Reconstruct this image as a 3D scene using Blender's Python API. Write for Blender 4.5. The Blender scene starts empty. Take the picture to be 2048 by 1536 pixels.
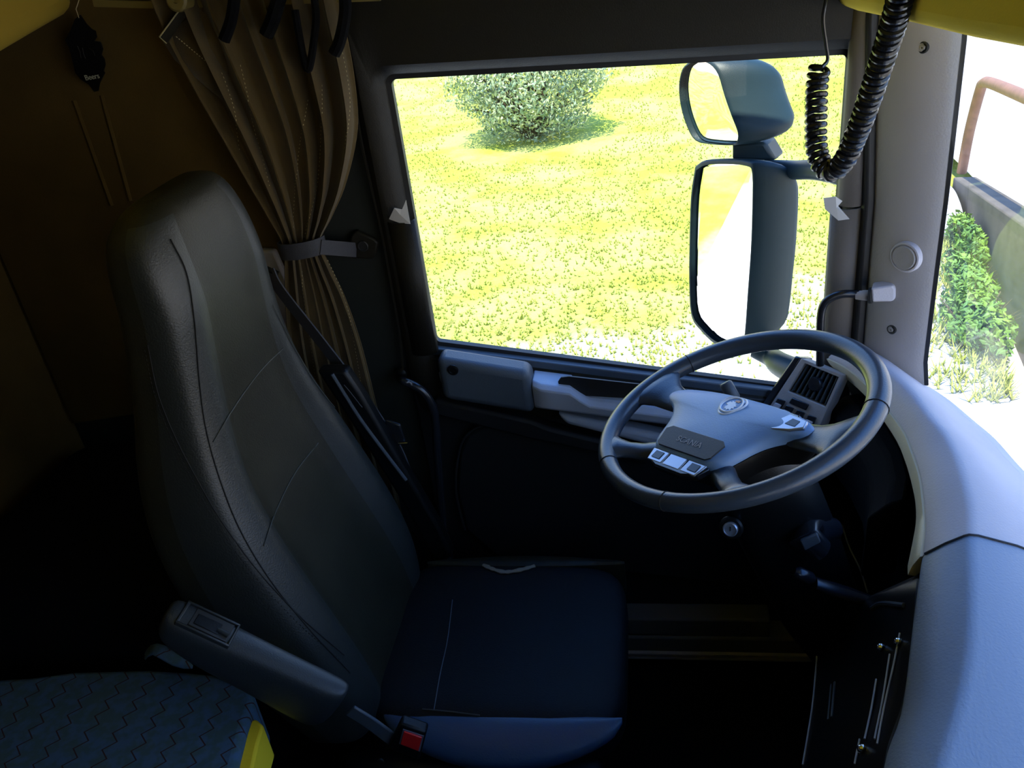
import bpy, bmesh, math, random
from math import sin, cos, pi, radians, sqrt
from mathutils import Vector, Matrix
from mathutils.bvhtree import BVHTree

random.seed(7)
V = Vector
S = bpy.context.scene
COL = S.collection

# ------------------------------------------------------------------ camera
CAM_POS = V((-0.125, -0.58, 1.73))
YAW, PITCH, ROLL, FPX = radians(11), radians(29), radians(7.4), 1700.0
_fw = V((-sin(YAW) * cos(PITCH), cos(YAW) * cos(PITCH), -sin(PITCH)))
_rt = V((cos(YAW), sin(YAW), 0))
_dn = _fw.cross(_rt)
RT = _rt * cos(ROLL) + _dn * sin(ROLL)
DN = -_rt * sin(ROLL) + _dn * cos(ROLL)
FW = _fw
cam_d = bpy.data.cameras.new('camera')
cam = bpy.data.objects.new('camera', cam_d)
COL.objects.link(cam)
cam.matrix_world = Matrix(((RT.x, -DN.x, -FW.x, CAM_POS.x), (RT.y, -DN.y, -FW.y, CAM_POS.y),
                           (RT.z, -DN.z, -FW.z, CAM_POS.z), (0, 0, 0, 1)))
cam_d.sensor_width = 36.0
cam_d.lens = 36.0 * FPX / 2048
cam_d.clip_start = 0.02
cam_d.clip_end = 300
S.camera = cam

# ------------------------------------------------------------------ world, sun, exposure
S.view_settings.view_transform = 'Standard'
S.view_settings.look = 'None'
S.view_settings.gamma = 1
S.view_settings.use_curve_mapping = False
S.view_settings.exposure = 0.9
w = bpy.data.worlds.new('sky')
S.world = w
w.use_nodes = True
nt = w.node_tree
bg = nt.nodes['Background']
tc = nt.nodes.new('ShaderNodeTexCoord')
sp = nt.nodes.new('ShaderNodeSeparateXYZ')
rp = nt.nodes.new('ShaderNodeValToRGB')
nt.links.new(tc.outputs['Generated'], sp.inputs[0])
nt.links.new(sp.outputs['Z'], rp.inputs[0])
rp.color_ramp.elements[0].position = 0.0
rp.color_ramp.elements[0].color = (0.84, 0.74, 0.66, 1)
_e = rp.color_ramp.elements.new(0.28)
_e.color = (0.40, 0.60, 1.0, 1)
rp.color_ramp.elements[2].position = 0.7
rp.color_ramp.elements[2].color = (0.10, 0.30, 0.95, 1)
nt.links.new(rp.outputs[0], bg.inputs[0])
bg.inputs[1].default_value = 1.9
sun_d = bpy.data.lights.new('sun', 'SUN')
sun_d.energy = 6.0
sun_d.angle = radians(0.6)
sun_d.color = (1.0, 0.96, 0.86)
sun = bpy.data.objects.new('sun', sun_d)
COL.objects.link(sun)
SUN_DIR = V((-0.08, -0.30, 0.95)).normalized()      # high, from behind the truck
sun.rotation_euler = SUN_DIR.to_track_quat('Z', 'Y').to_euler()
sun.location = (-3, 0, 9)


def P(u, v, x=None, y=None, z=None):
    """Point where the sight line through photo pixel (u, v) meets one real plane of the cab or the ground."""
    d = RT * ((u - 1024) / FPX) + DN * ((v - 768) / FPX) + FW
    if y is not None:
        t = (y - CAM_POS.y) / d.y
    elif x is not None:
        t = (x - CAM_POS.x) / d.x
    else:
        t = (z - CAM_POS.z) / d.z
    return CAM_POS + d * t


# ------------------------------------------------------------------ materials
MATS = {}


def mat(name, col, rough=0.5, metal=0.0, bump=0.0, bscale=400.0, var=0.0, vscale=6.0, spec=0.5, col2=None, coat=0.0, sheen=0.0):
    m = bpy.data.materials.new(name)
    m.use_nodes = True
    n = m.node_tree
    b = n.nodes['Principled BSDF']
    b.inputs['Base Color'].default_value = (*col, 1)
    b.inputs['Roughness'].default_value = rough
    b.inputs['Metallic'].default_value = metal
    b.inputs['Specular IOR Level'].default_value = spec
    b.inputs['Coat Weight'].default_value = coat
    b.inputs['Sheen Weight'].default_value = sheen
    t = n.nodes.new('ShaderNodeTexCoord')
    if var > 0 or col2:
        no = n.nodes.new('ShaderNodeTexNoise')
        no.inputs['Scale'].default_value = vscale
        no.inputs['Detail'].default_value = 5
        n.links.new(t.outputs['Object'], no.inputs['Vector'])
        r = n.nodes.new('ShaderNodeValToRGB')
        r.color_ramp.elements[0].position = 0.35
        r.color_ramp.elements[1].position = 0.65
        c2 = col2 or tuple(c * (1 - var) for c in col)
        r.color_ramp.elements[0].color = (*c2, 1)
        r.color_ramp.elements[1].color = (*col, 1)
        n.links.new(no.outputs['Fac'], r.inputs[0])
        n.links.new(r.outputs[0], b.inputs['Base Color'])
    if bump > 0:
        no = n.nodes.new('ShaderNodeTexNoise')
        no.inputs['Scale'].default_value = bscale
        no.inputs['Detail'].default_value = 2
        n.links.new(t.outputs['Object'], no.inputs['Vector'])
        bu = n.nodes.new('ShaderNodeBump')
        bu.inputs['Strength'].default_value = bump
        bu.inputs['Distance'].default_value = 0.001
        n.links.new(no.outputs['Fac'], bu.inputs['Height'])
        n.links.new(bu.outputs[0], b.inputs['Normal'])
    MATS[name] = m
    return m


M_dash = mat('dash_plastic', (0.48, 0.46, 0.49), 0.55, bump=0.5, bscale=260, var=0.10, vscale=5)
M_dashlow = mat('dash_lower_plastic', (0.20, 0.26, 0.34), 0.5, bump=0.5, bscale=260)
M_trim = mat('dash_trim', (0.55, 0.50, 0.34), 0.45, bump=0.2)
M_pillar = mat('pillar_plastic', (0.33, 0.31, 0.30), 0.6, bump=0.35, bscale=300)
M_door = mat('door_plastic', (0.060, 0.075, 0.092), 0.5, bump=0.4, bscale=300)
M_doorlow = mat('door_lower_plastic', (0.010, 0.010, 0.011), 0.6, bump=0.4, bscale=300, spec=0.3)
M_post = mat('front_post_plastic', (0.13, 0.115, 0.10), 0.6, bump=0.3)
M_bolster = mat('bolster_leather_skylit', (0.030, 0.065, 0.125), 0.42, bump=0.4, bscale=350)  # bluish sky light on the near cushion roll is put into this colour
M_bol2 = mat('bolster_leather_lit', (0.017, 0.0195, 0.018), 0.42, bump=0.5, bscale=350, spec=0.5)  # lit copy of the seat leather, bluish light on bolsters put into the colour
M_track = mat('dull_beige_plastic', (0.16, 0.12, 0.03), 0.6)
M_ledge = mat('door_ledge_plastic', (0.38, 0.43, 0.52), 0.5, bump=0.4, bscale=300)
M_frame = mat('door_frame_plastic', (0.011, 0.0095, 0.006), 0.55, spec=0.3, bump=0.3)
M_rubber = mat('rubber_seal', (0.012, 0.012, 0.012), 0.55)
M_black = mat('black_plastic', (0.004, 0.0045, 0.005), 0.42, spec=0.3, bump=0.2, bscale=300)
M_gloss = mat('gloss_black', (0.012, 0.013, 0.016), 0.22)
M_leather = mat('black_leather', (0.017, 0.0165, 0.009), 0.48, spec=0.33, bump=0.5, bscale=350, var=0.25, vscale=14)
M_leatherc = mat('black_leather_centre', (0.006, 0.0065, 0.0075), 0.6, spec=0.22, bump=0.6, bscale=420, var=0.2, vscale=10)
M_wleather = mat('wheel_leather', (0.034, 0.048, 0.068), 0.28, bump=0.25, bscale=420)
M_whub = mat('wheel_hub_plastic', (0.20, 0.34, 0.55), 0.42, bump=0.25, bscale=350)
M_wpad2 = mat('wheel_lower_pad', (0.02, 0.025, 0.03), 0.5, bump=0.2)
M_silver = mat('satin_silver', (0.42, 0.45, 0.52), 0.3, metal=0.7)
M_chrome = mat('chrome', (0.75, 0.78, 0.82), 0.12, metal=1.0)
M_white = mat('emblem_white', (0.95, 0.97, 1.0), 0.3)
M_emblue = mat('emblem_blue', (0.12, 0.26, 0.55), 0.35)
M_orange = mat('emblem_orange', (0.75, 0.35, 0.12), 0.4)
M_seam = mat('seam_thread', (0.004, 0.004, 0.004), 0.8)
M_pipe = mat('seam_piping', (0.045, 0.05, 0.045), 0.6)
M_stitch = mat('curtain_stitch', (0.42, 0.36, 0.20), 0.8)
M_curt = mat('curtain_cloth', (0.075, 0.046, 0.007), 0.85, bump=0.4, bscale=700, var=0.2, vscale=20, sheen=0.2)
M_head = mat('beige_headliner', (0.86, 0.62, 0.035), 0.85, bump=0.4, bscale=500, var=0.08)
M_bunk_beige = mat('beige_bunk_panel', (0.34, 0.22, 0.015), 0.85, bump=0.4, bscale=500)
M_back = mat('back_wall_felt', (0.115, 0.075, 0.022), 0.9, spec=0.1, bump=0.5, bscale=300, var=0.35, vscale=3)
M_side = mat('side_wall_plastic', (0.018, 0.021, 0.018), 0.6, spec=0.3, bump=0.3)
M_floor = mat('floor_mat', (0.003, 0.003, 0.003), 0.9, spec=0.1, bump=0.6, bscale=150)
M_cloth = mat('dark_bedding', (0.003, 0.003, 0.0035), 0.9, spec=0.1, bump=0.6, bscale=400)
M_belt = mat('belt_webbing', (0.040, 0.042, 0.052), 0.7, bump=0.6, bscale=900)
M_red = mat('red_button', (0.75, 0.02, 0.02), 0.35)
M_foam = mat('yellow_foam', (0.95, 0.66, 0.015), 0.8, bump=0.8, bscale=150)
M_torn = mat('torn_lining', (0.20, 0.18, 0.14), 0.9, bump=0.8, bscale=300)
M_tape = mat('silver_tape', (0.55, 0.55, 0.55), 0.4)
M_sill = mat('sill_plate', (0.09, 0.095, 0.085), 0.6)
M_housing = mat('mirror_housing', (0.012, 0.030, 0.038), 0.45, spec=0.3, bump=0.15, bscale=200, var=0.15, vscale=8)
M_mirror = mat('mirror_glass', (0.95, 0.95, 0.95), 0.02, metal=1.0)
M_conc = mat('old_concrete', (0.14, 0.112, 0.08), 0.9, bump=0.7, bscale=12, var=0.45, vscale=2.5)
M_yard = mat('pale_yard', (0.50, 0.47, 0.42), 0.9, var=0.05, vscale=1)
M_rail = mat('rusty_pipe', (0.30, 0.135, 0.075), 0.6, var=0.25, vscale=15)
M_drain = mat('white_pipe', (0.75, 0.76, 0.78), 0.4)
M_draing = mat('pipe_shade_grey', (0.12, 0.125, 0.15), 0.5)
M_bark = mat('bush_twig', (0.10, 0.07, 0.04), 0.9)
M_leaf = mat('bush_leaf', (0.46, 0.50, 0.27), 0.55, col2=(0.12, 0.21, 0.11), vscale=9)
M_weed = mat('weed_leaf', (0.21, 0.36, 0.04), 0.6, col2=(0.07, 0.17, 0.03), vscale=5)
M_blade = mat('grass_blade', (0.46, 0.48, 0.09), 0.7, col2=(0.28, 0.33, 0.05), vscale=1.5)
M_paint = mat('cab_paint', (0.35, 0.36, 0.38), 0.35)
M_text = mat('etched_text', (0.30, 0.10, 0.01), 0.6)
M_textw = mat('pale_text', (0.45, 0.45, 0.35), 0.6)


def glass_mat(name, tint, refl):
    m = bpy.data.materials.new(name)
    m.use_nodes = True
    n = m.node_tree
    n.nodes.clear()
    o = n.nodes.new('ShaderNodeOutputMaterial')
    tr = n.nodes.new('ShaderNodeBsdfTransparent')
    tr.inputs[0].default_value = (*tint, 1)
    gl = n.nodes.new('ShaderNodeBsdfGlossy')
    gl.inputs['Roughness'].default_value = 0.02
    fr = n.nodes.new('ShaderNodeFresnel')
    fr.inputs[0].default_value = 1.35
    mu = n.nodes.new('ShaderNodeMath')
    mu.operation = 'MULTIPLY'
    mu.inputs[1].default_value = refl
    mx = n.nodes.new('ShaderNodeMixShader')
    n.links.new(fr.outputs[0], mu.inputs[0])
    n.links.new(mu.outputs[0], mx.inputs[0])
    n.links.new(tr.outputs[0], mx.inputs[1])
    n.links.new(gl.outputs[0], mx.inputs[2])
    n.links.new(mx.outputs[0], o.inputs[0])
    return m


M_glass = glass_mat('side_glass', (0.97, 0.99, 0.96), 0.25)
M_wind = glass_mat('windscreen_glass', (0.96, 0.98, 0.97), 0.15)


def ground_mat():
    m = bpy.data.materials.new('grass_ground')
    m.use_nodes = True
    n = m.node_tree
    b = n.nodes['Principled BSDF']
    b.inputs['Roughness'].default_value = 0.9
    b.inputs['Specular IOR Level'].default_value = 0.1
    t = n.nodes.new('ShaderNodeNewGeometry')

    def noise(s, d=5, r=0.6):
        k = n.nodes.new('ShaderNodeTexNoise')
        k.inputs['Scale'].default_value = s
        k.inputs['Detail'].default_value = d
        k.inputs['Roughness'].default_value = r
        n.links.new(t.outputs['Position'], k.inputs['Vector'])
        return k

    def ramp(src, a, ca, c, cc):
        r = n.nodes.new('ShaderNodeValToRGB')
        r.color_ramp.elements[0].position = a
        r.color_ramp.elements[0].color = (*ca, 1)
        r.color_ramp.elements[1].position = c
        r.color_ramp.elements[1].color = (*cc, 1)
        n.links.new(src, r.inputs[0])
        return r
    big = ramp(noise(1.1, 6).outputs['Fac'], 0.40, (0.34, 0.38, 0.050), 0.60, (0.46, 0.47, 0.13))
    fine = ramp(noise(28, 3, 0.8).outputs['Fac'], 0.30, (0.62, 0.72, 0.45), 0.45, (1, 1, 1))
    mul = n.nodes.new('ShaderNodeMix')
    mul.data_type = 'RGBA'
    mul.blend_type = 'MULTIPLY'
    mul.inputs[0].default_value = 1
    n.links.new(big.outputs[0], mul.inputs[6])
    n.links.new(fine.outputs[0], mul.inputs[7])
    # dry sandy strip near the truck
    sep = n.nodes.new('ShaderNodeSeparateXYZ')
    n.links.new(t.outputs['Position'], sep.inputs[0])
    no = noise(0.8, 6, 0.6)
    mm = n.nodes.new('ShaderNodeMath')
    mm.operation = 'MULTIPLY_ADD'
    mm.inputs[1].default_value = 3.2
    n.links.new(no.outputs['Fac'], mm.inputs[0])
    # y - 0.55*x + noise
    mx = n.nodes.new('ShaderNodeMath')
    mx.operation = 'MULTIPLY_ADD'
    mx.inputs[1].default_value = -0.55
    n.links.new(sep.outputs['X'], mx.inputs[0])
    n.links.new(sep.outputs['Y'], mx.inputs[2])
    n.links.new(mx.outputs[0], mm.inputs[2])
    sub = n.nodes.new('ShaderNodeMath')
    sub.operation = 'MULTIPLY_ADD'
    sub.inputs[1].default_value = 0.1
    sub.inputs[2].default_value = 0.0
    n.links.new(mm.outputs[0], sub.inputs[0])
    mask = ramp(sub.outputs[0], 0.63, (1, 1, 1), 0.80, (0, 0, 0))
    sand = ramp(noise(9, 5).outputs['Fac'], 0.3, (0.62, 0.58, 0.47), 0.6, (0.80, 0.77, 0.68))
    fin = n.nodes.new('ShaderNodeMix')
    fin.data_type = 'RGBA'
    n.links.new(mask.outputs[0], fin.inputs[0])
    n.links.new(mul.outputs[2], fin.inputs[6])
    n.links.new(sand.outputs[0], fin.inputs[7])
    n.links.new(fin.outputs[2], b.inputs['Base Color'])
    bu = n.nodes.new('ShaderNodeBump')
    bu.inputs['Strength'].default_value = 0.8
    bu.inputs['Distance'].default_value = 0.03
    n.links.new(noise(22, 4, 0.8).outputs['Fac'], bu.inputs['Height'])
    n.links.new(bu.outputs[0], b.inputs['Normal'])
    return m


M_ground = ground_mat()


def mattress_mat():
    m = bpy.data.materials.new('zigzag_fabric')
    m.use_nodes = True
    n = m.node_tree
    b = n.nodes['Principled BSDF']
    b.inputs['Roughness'].default_value = 0.9
    t = n.nodes.new('ShaderNodeTexCoord')
    s = n.nodes.new('ShaderNodeSeparateXYZ')
    n.links.new(t.outputs['Object'], s.inputs[0])

    def M(op, a, bv=None, c=None):
        k = n.nodes.new('ShaderNodeMath')
        k.operation = op
        for i, q in enumerate((a, bv, c)):
            if q is None:
                continue
            if isinstance(q, (int, float)):
                k.inputs[i].default_value = q
            else:
                n.links.new(q, k.inputs[i])
        return k.outputs[0]
    zig = M('PINGPONG', s.outputs['Y'], 0.016)
    v = M('ADD', s.outputs['X'], M('MULTIPLY', zig, 1.1))
    line = M('PINGPONG', v, 0.026)
    mask = M('LESS_THAN', line, 0.0016)
    mx = n.nodes.new('ShaderNodeMix')
    mx.data_type = 'RGBA'
    no = n.nodes.new('ShaderNodeTexNoise')
    no.inputs['Scale'].default_value = 60
    n.links.new(t.outputs['Object'], no.inputs['Vector'])
    r = n.nodes.new('ShaderNodeValToRGB')
    r.color_ramp.elements[0].position = 0.4
    r.color_ramp.elements[0].color = (0.05, 0.10, 0.115, 1)
    r.color_ramp.elements[1].position = 0.62
    r.color_ramp.elements[1].color = (0.055, 0.115, 0.20, 1)
    n.links.new(no.outputs['Fac'], r.inputs[0])
    n.links.new(mask, mx.inputs[0])
    n.links.new(r.outputs[0], mx.inputs[6])
    mx.inputs[7].default_value = (0.04, 0.012, 0.012, 1)
    n.links.new(mx.outputs[2], b.inputs['Base Color'])
    return m


M_zig = mattress_mat()


# ------------------------------------------------------------------ object helpers
def tag(o, label=None, cat=None, group=None, kind=None):
    if label:
        o['label'] = label
    if cat:
        o['category'] = cat
    if group:
        o['group'] = group
    if kind:
        o['kind'] = kind
    return o


def empty(name, loc, label=None, cat=None, group=None, kind=None):
    o = bpy.data.objects.new(name, None)
    o.empty_display_size = 0.05
    o.location = loc
    COL.objects.link(o)
    return tag(o, label, cat, group, kind)


def wloc(o):
    p = V(o.location)
    while o.parent:
        o = o.parent
        p += V(o.location)
    return p


def mesh(name, vs, fs, m, parent=None, smooth=True, bevel=0.0, seg=2, subd=0, solid=0.0, angle=40):
    vs = [V(v) for v in vs]
    lo = V((min(v.x for v in vs), min(v.y for v in vs), min(v.z for v in vs)))
    hi = V((max(v.x for v in vs), max(v.y for v in vs), max(v.z for v in vs)))
    org = (lo + hi) / 2
    if parent is None:
        org.z = lo.z
    me = bpy.data.meshes.new(name)
    me.from_pydata([v - org for v in vs], [], fs)
    bm = bmesh.new()
    bm.from_mesh(me)
    bmesh.ops.recalc_face_normals(bm, faces=bm.faces)
    bm.to_mesh(me)
    bm.free()
    o = bpy.data.objects.new(name, me)
    COL.objects.link(o)
    me.materials.append(m)
    if parent:
        o.parent = parent
        o.location = org - wloc(parent)
    else:
        o.location = org
    if solid:
        k = o.modifiers.new('solid', 'SOLIDIFY')
        k.thickness = solid
        k.offset = 0
    if bevel:
        k = o.modifiers.new('bevel', 'BEVEL')
        k.width = bevel
        k.segments = seg
        k.limit_method = 'ANGLE'
        k.angle_limit = radians(35)
    if subd:
        k = o.modifiers.new('sub', 'SUBSURF')
        k.levels = k.render_levels = subd
    if smooth:
        for p in me.polygons:
            p.use_smooth = True
        if not subd:
            me.set_sharp_from_angle(angle=radians(angle))
    return o


class MB:
    """collects shapes that become ONE mesh"""

    def __init__(s):
        s.v, s.f = [], []

    def add(s, vs, fs):
        k = len(s.v)
        s.v += [V(a) for a in vs]
        s.f += [tuple(i + k for i in q) for q in fs]
        return s

    def build(s, name, m, parent=None, **k):
        return mesh(name, s.v, s.f, m, parent, **k)


def g_box(lo, hi):
    x0, y0, z0 = lo
    x1, y1, z1 = hi
    vs = [(x0, y0, z0), (x1, y0, z0), (x1, y1, z0), (x0, y1, z0), (x0, y0, z1), (x1, y0, z1), (x1, y1, z1), (x0, y1, z1)]
    return vs, [(0, 3, 2, 1), (4, 5, 6, 7), (0, 1, 5, 4), (1, 2, 6, 5), (2, 3, 7, 6), (3, 0, 4, 7)]


def g_prism(pts, off):
    """polygon (3D, one plane) pushed along the vector off"""
    n = len(pts)
    off = V(off)
    vs = [V(p) for p in pts] + [V(p) + off for p in pts]
    fs = [tuple(range(n)), tuple(range(2 * n - 1, n - 1, -1))]
    fs += [(i, (i + 1) % n, (i + 1) % n + n, i + n) for i in range(n)]
    return vs, fs


def g_loft(rings, closed=True, cap=True):
    n = len(rings[0])
    vs = [V(p) for r in rings for p in r]
    fs = []
    for i in range(len(rings) - 1):
        for j in range(n if closed else n - 1):
            k = (j + 1) % n
            fs.append((i * n + j, i * n + k, (i + 1) * n + k, (i + 1) * n + j))
    if cap and closed:
        fs.append(tuple(range(n - 1, -1, -1)))
        fs.append(tuple((len(rings) - 1) * n + j for j in range(n)))
    return vs, fs


def g_tube(pts, r, n=10, cap=True, flat=None):
    pts = [V(p) for p in pts]
    rs = r if isinstance(r, (list, tuple)) else [r] * len(pts)
    rings = []
    up = None
    for i, p in enumerate(pts):
        a = pts[max(i - 1, 0)]
        b = pts[min(i + 1, len(pts) - 1)]
        t = (b - a).normalized()
        if up is None:
            up = V((0, 0, 1)) if abs(t.z) < 0.9 else V((1, 0, 0))
        e = (up - t * up.dot(t)).normalized()
        up = e
        q = t.cross(e)
        fl = flat or 1.0
        rings.append([p + (e * cos(2 * pi * k / n) * fl + q * sin(2 * pi * k / n)) * rs[i] for k in range(n)])
    return g_loft(rings, True, cap)


def spline(pts, n=8):
    """Catmull-Rom through pts"""
    pts = [V(p) for p in pts]
    q = [pts[0] * 2 - pts[1]] + pts + [pts[-1] * 2 - pts[-2]]
    out = []
    for i in range(1, len(q) - 2):
        for k in range(n):
            t = k / n
            a, b, c, d = q[i - 1], q[i], q[i + 1], q[i + 2]
            out.append(0.5 * ((2 * b) + (c - a) * t + (2 * a - 5 * b + 4 * c - d) * t * t + (-a + 3 * b - 3 * c + d) * t ** 3))
    out.append(pts[-1])
    return out


def g_ribbon(pts, side, w, th):
    """flat band: pts centre line, side = width direction(s)"""
    rings = []
    for i, p in enumerate(pts):
        p = V(p)
        a = V(pts[max(i - 1, 0)])
        b = V(pts[min(i + 1, len(pts) - 1)])
        t = (b - a).normalized()
        s = V(side[i] if isinstance(side, list) else side)
        s = (s - t * s.dot(t)).normalized()
        nn = t.cross(s)
        rings.append([p + s * w / 2 + nn * th / 2, p - s * w / 2 + nn * th / 2, p - s * w / 2 - nn * th / 2, p + s * w / 2 - nn * th / 2])
    return g_loft(rings)


def g_disc(c, nrm, r, th, n=28, prof=None):
    """turned disc: prof = [(radius, height)...] along nrm from c"""
    nrm = V(nrm).normalized()
    a = nrm.orthogonal().normalized()
    b = nrm.cross(a)
    prof = prof or [(r, 0), (r, th)]
    rings = [[V(c) + nrm * h + (a * cos(2 * pi * k / n) + b * sin(2 * pi * k / n)) * rr for k in range(n)] for rr, h in prof]
    return g_loft(rings)


def bvh_of(o):
    me = o.data
    off = wloc(o)
    return BVHTree.FromPolygons([v.co + off for v in me.vertices], [tuple(p.vertices) for p in me.polygons])


def onto(tree, uvs, lift=0.0015, fallback=None):
    """points on a finished surface, found along sight lines; lifted off it along its normal"""
    out = []
    for u, v in uvs:
        d = (RT * ((u - 1024) / FPX) + DN * ((v - 768) / FPX) + FW).normalized()
        h = tree.ray_cast(CAM_POS, d)
        if h[0] is None:
            continue
        nn = h[1] if h[1].dot(d) < 0 else -h[1]
        out.append(h[0] + nn * lift)
    return out


def text_mesh(name, s, size, org, ex, ey, m, parent=None, th=0.0004, label=None):
    """lettering as a mesh; ex/ey = baseline and up directions"""
    cu = bpy.data.curves.new(name, 'FONT')
    cu.body = s
    cu.size = size
    cu.align_x = 'CENTER'
    cu.align_y = 'CENTER'
    cu.extrude = th
    to = bpy.data.objects.new('tmp_text', cu)
    COL.objects.link(to)
    dg = bpy.context.evaluated_depsgraph_get()
    me0 = bpy.data.meshes.new_from_object(to.evaluated_get(dg))
    ex = V(ex).normalized()
    ey = V(ey).normalized()
    ez = ex.cross(ey)
    vs = [V(org) + ex * v.co.x + ey * v.co.y + ez * v.co.z for v in me0.vertices]
    fs = [tuple(p.vertices) for p in me0.polygons]
    bpy.data.objects.remove(to)
    bpy.data.meshes.remove(me0)
    return mesh(name, vs, fs, m, parent, smooth=False)


def struct(o):
    o['kind'] = 'structure'
    return o


GZ = -1.5          # ground level below the cab floor
YD = 1.04          # inner face of the driver's door
YG = 1.08          # side glass

# ================================================================== CAB SHELL
struct(MB().add(*g_box((-1.64, -1.14, -0.06), (0.62, 1.14, 0.0))).build('floor', M_floor))
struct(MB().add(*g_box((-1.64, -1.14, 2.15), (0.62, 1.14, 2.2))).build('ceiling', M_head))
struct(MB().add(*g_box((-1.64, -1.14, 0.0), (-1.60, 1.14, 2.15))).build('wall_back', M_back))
# wall on the driver's side: behind and above the door
wl = MB()
wl.add(*g_box((-1.60, 1.10, 0.0), (-0.70, 1.14, 2.15)))
wl.add(*g_box((0.27, 1.06, 0.0), (0.38, 1.10, 0.755)))
wl.add(*g_box((-0.70, 1.095, 1.60), (0.60, 1.14, 2.15)))
struct(wl.build('wall_left', M_side))
# unseen passenger side wall, its window opening narrowed to cut fill light inside
wr = MB()
wr.add(*g_box((-1.60, -1.14, 0.0), (-0.62, -1.10, 2.15)))
wr.add(*g_box((-0.62, -1.14, 0.0), (0.02, -1.10, 2.15)))
wr.add(*g_box((0.02, -1.14, 0.0), (0.30, -1.10, 0.92)))
wr.add(*g_box((0.02, -1.14, 1.55), (0.30, -1.10, 2.15)))
wr.add(*g_box((0.30, -1.14, 0.0), (0.60, -1.10, 2.15)))
struct(wr.build('unseen_wall_right', M_side))
wf = MB()
_bc = [(0.38, 1.10), (0.43, 0.97), (0.45, 0.894), (0.47, 0.833), (0.485, 0.749), (0.495, 0.676), (0.53, 0.45), (0.555, 0.0), (0.54, -0.45), (0.49, -0.80), (0.40, -1.10)]
wf.add(*g_loft([[V((a, b, 0)), V((a, b, 0.755)), V((a + 0.02, b, 0.755)), V((a + 0.02, b, 0))] for a, b in _bc]))
wf.add(*g_box((0.36, -1.10, 1.78), (0.60, 1.10, 2.15)))
struct(wf.build('wall_front', M_side))
struct(MB().add(*g_box((0.02, -1.125, 0.92), (0.30, -1.12, 1.55))).build('window_3', M_glass))

# ------------------------------------------------------------------ driver's door
o_tl, o_tr, o_br, o_bl = P(776, 152, y=YG), P(1652, 104, y=YG), P(1668, 782, y=YG), P(871, 686, y=YG)
ix0, izt0, izt1 = o_tl.x, o_tl.z, o_tr.z
izb0 = o_bl.z
sl = P(1540, 768, y=YG)
slope_b = (sl.z - izb0) / (sl.x - ix0)
ix1 = 0.235
izb1 = izb0 + slope_b * (ix1 - ix0)
DX0, DX1, DZT, DZB = -0.672, 0.285, 1.66, 0.10


def rrect(x0, x1, z0, z1, r, n=5):
    pts = []
    for cx, cz, a0 in ((x1 - r, z1 - r, 0), (x0 + r, z1 - r, 90), (x0 + r, z0 + r, 180), (x1 - r, z0 + r, 270)):
        for k in range(n + 1):
            a = radians(a0 + 90 * k / n)
            pts.append((cx + r * cos(a), cz + r * sin(a)))
    return pts


def window_loop(e=0.0, r=0.012, n=5):
    """window opening outline grown by e, same point count as rrect"""
    c = [(ix1 + e, izt1 + e), (ix0 - e, izt0 + e), (ix0 - e, izb0 - e), (ix1 + e, izb1 - e)]
    pts = []
    for (cx, cz), a0 in zip(c, (0, 90, 180, 270)):
        sx = 1 if a0 in (0, 270) else -1
        sz = 1 if a0 in (0, 90) else -1
        for k in range(n + 1):
            a = radians(a0 + 90 * k / n)
            pts.append((cx - sx * r + r * cos(a), cz - sz * r + r * sin(a)))
    return pts


door = empty('door_1', (-0.2, YD, DZB), kind='structure')
# upper frame: rings from the outer edge to the glass opening, rounded inwards
ring_o = rrect(DX0, DX1, 0.70, DZT, 0.06)
def at_y(loop, y):
    return [V((a, y, b)) for a, b in loop]
mid = [((a[0] * 0.72 + b[0] * 0.28), (a[1] * 0.72 + b[1] * 0.28)) for a, b in zip(ring_o, window_loop(0.02))]
fr = g_loft([at_y(ring_o, YD + 0.055), at_y(ring_o, YD + 0.012), at_y(mid, YD), at_y(window_loop(0.024, 0.03), YD + 0.004),
             at_y(window_loop(0.006, 0.02), YD + 0.022), at_y(window_loop(0.0), YD + 0.045), at_y(window_loop(0.0), YD + 0.055)], True, False)
mesh('door_frame', fr[0], fr[1], M_frame, door)
# thick trim on the lower rear corner of the window and on the front upright
def lip(x0, x1, z0, z1, nm, m):
    rings = []
    for k in range(9):
        a = pi * k / 8
        rings.append([V((x0 + (x1 - x0) * (0.5 - 0.5 * cos(a)), YD + 0.012 - 0.022 * sin(a), z)) for z in (z0, z1)])
    vs, fs = g_loft(rings, False, False)
    return mesh(nm, vs, fs, m, door, solid=0.004)
lip(P(815, 440, y=YD).x - 0.045, ix0 + 0.012, izb0 - 0.005, P(820, 442, y=YD).z, 'window_channel_cover', M_frame)
lip(0.215, DX1 - 0.01, 0.80, 1.17, 'window_channel_cover', M_post)
lip(0.226, DX1 - 0.012, 1.175, 1.62, 'front_post_cover', M_post)
# rubber seal round the glass
se = g_loft([at_y(window_loop(0.004), YD + 0.03), at_y(window_loop(-0.006), YD + 0.032), at_y(window_loop(-0.006), YD + 0.048), at_y(window_loop(0.004), YD + 0.05)], True, False)
mesh('window_seal', se[0], se[1], M_rubber, door)
# lower door skin
skin = [(DX0, DZB), (DX1, DZB), (DX1, izb1 - 0.045), (DX0 + 0.02, izb0 - 0.035), (DX0, izb0 - 0.05)]
MB().add(*g_prism([(a, YD + 0.004, b) for a, b in skin], (0, 0.05, 0))).build('door_panel', M_doorlow, door, bevel=0.006)
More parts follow.
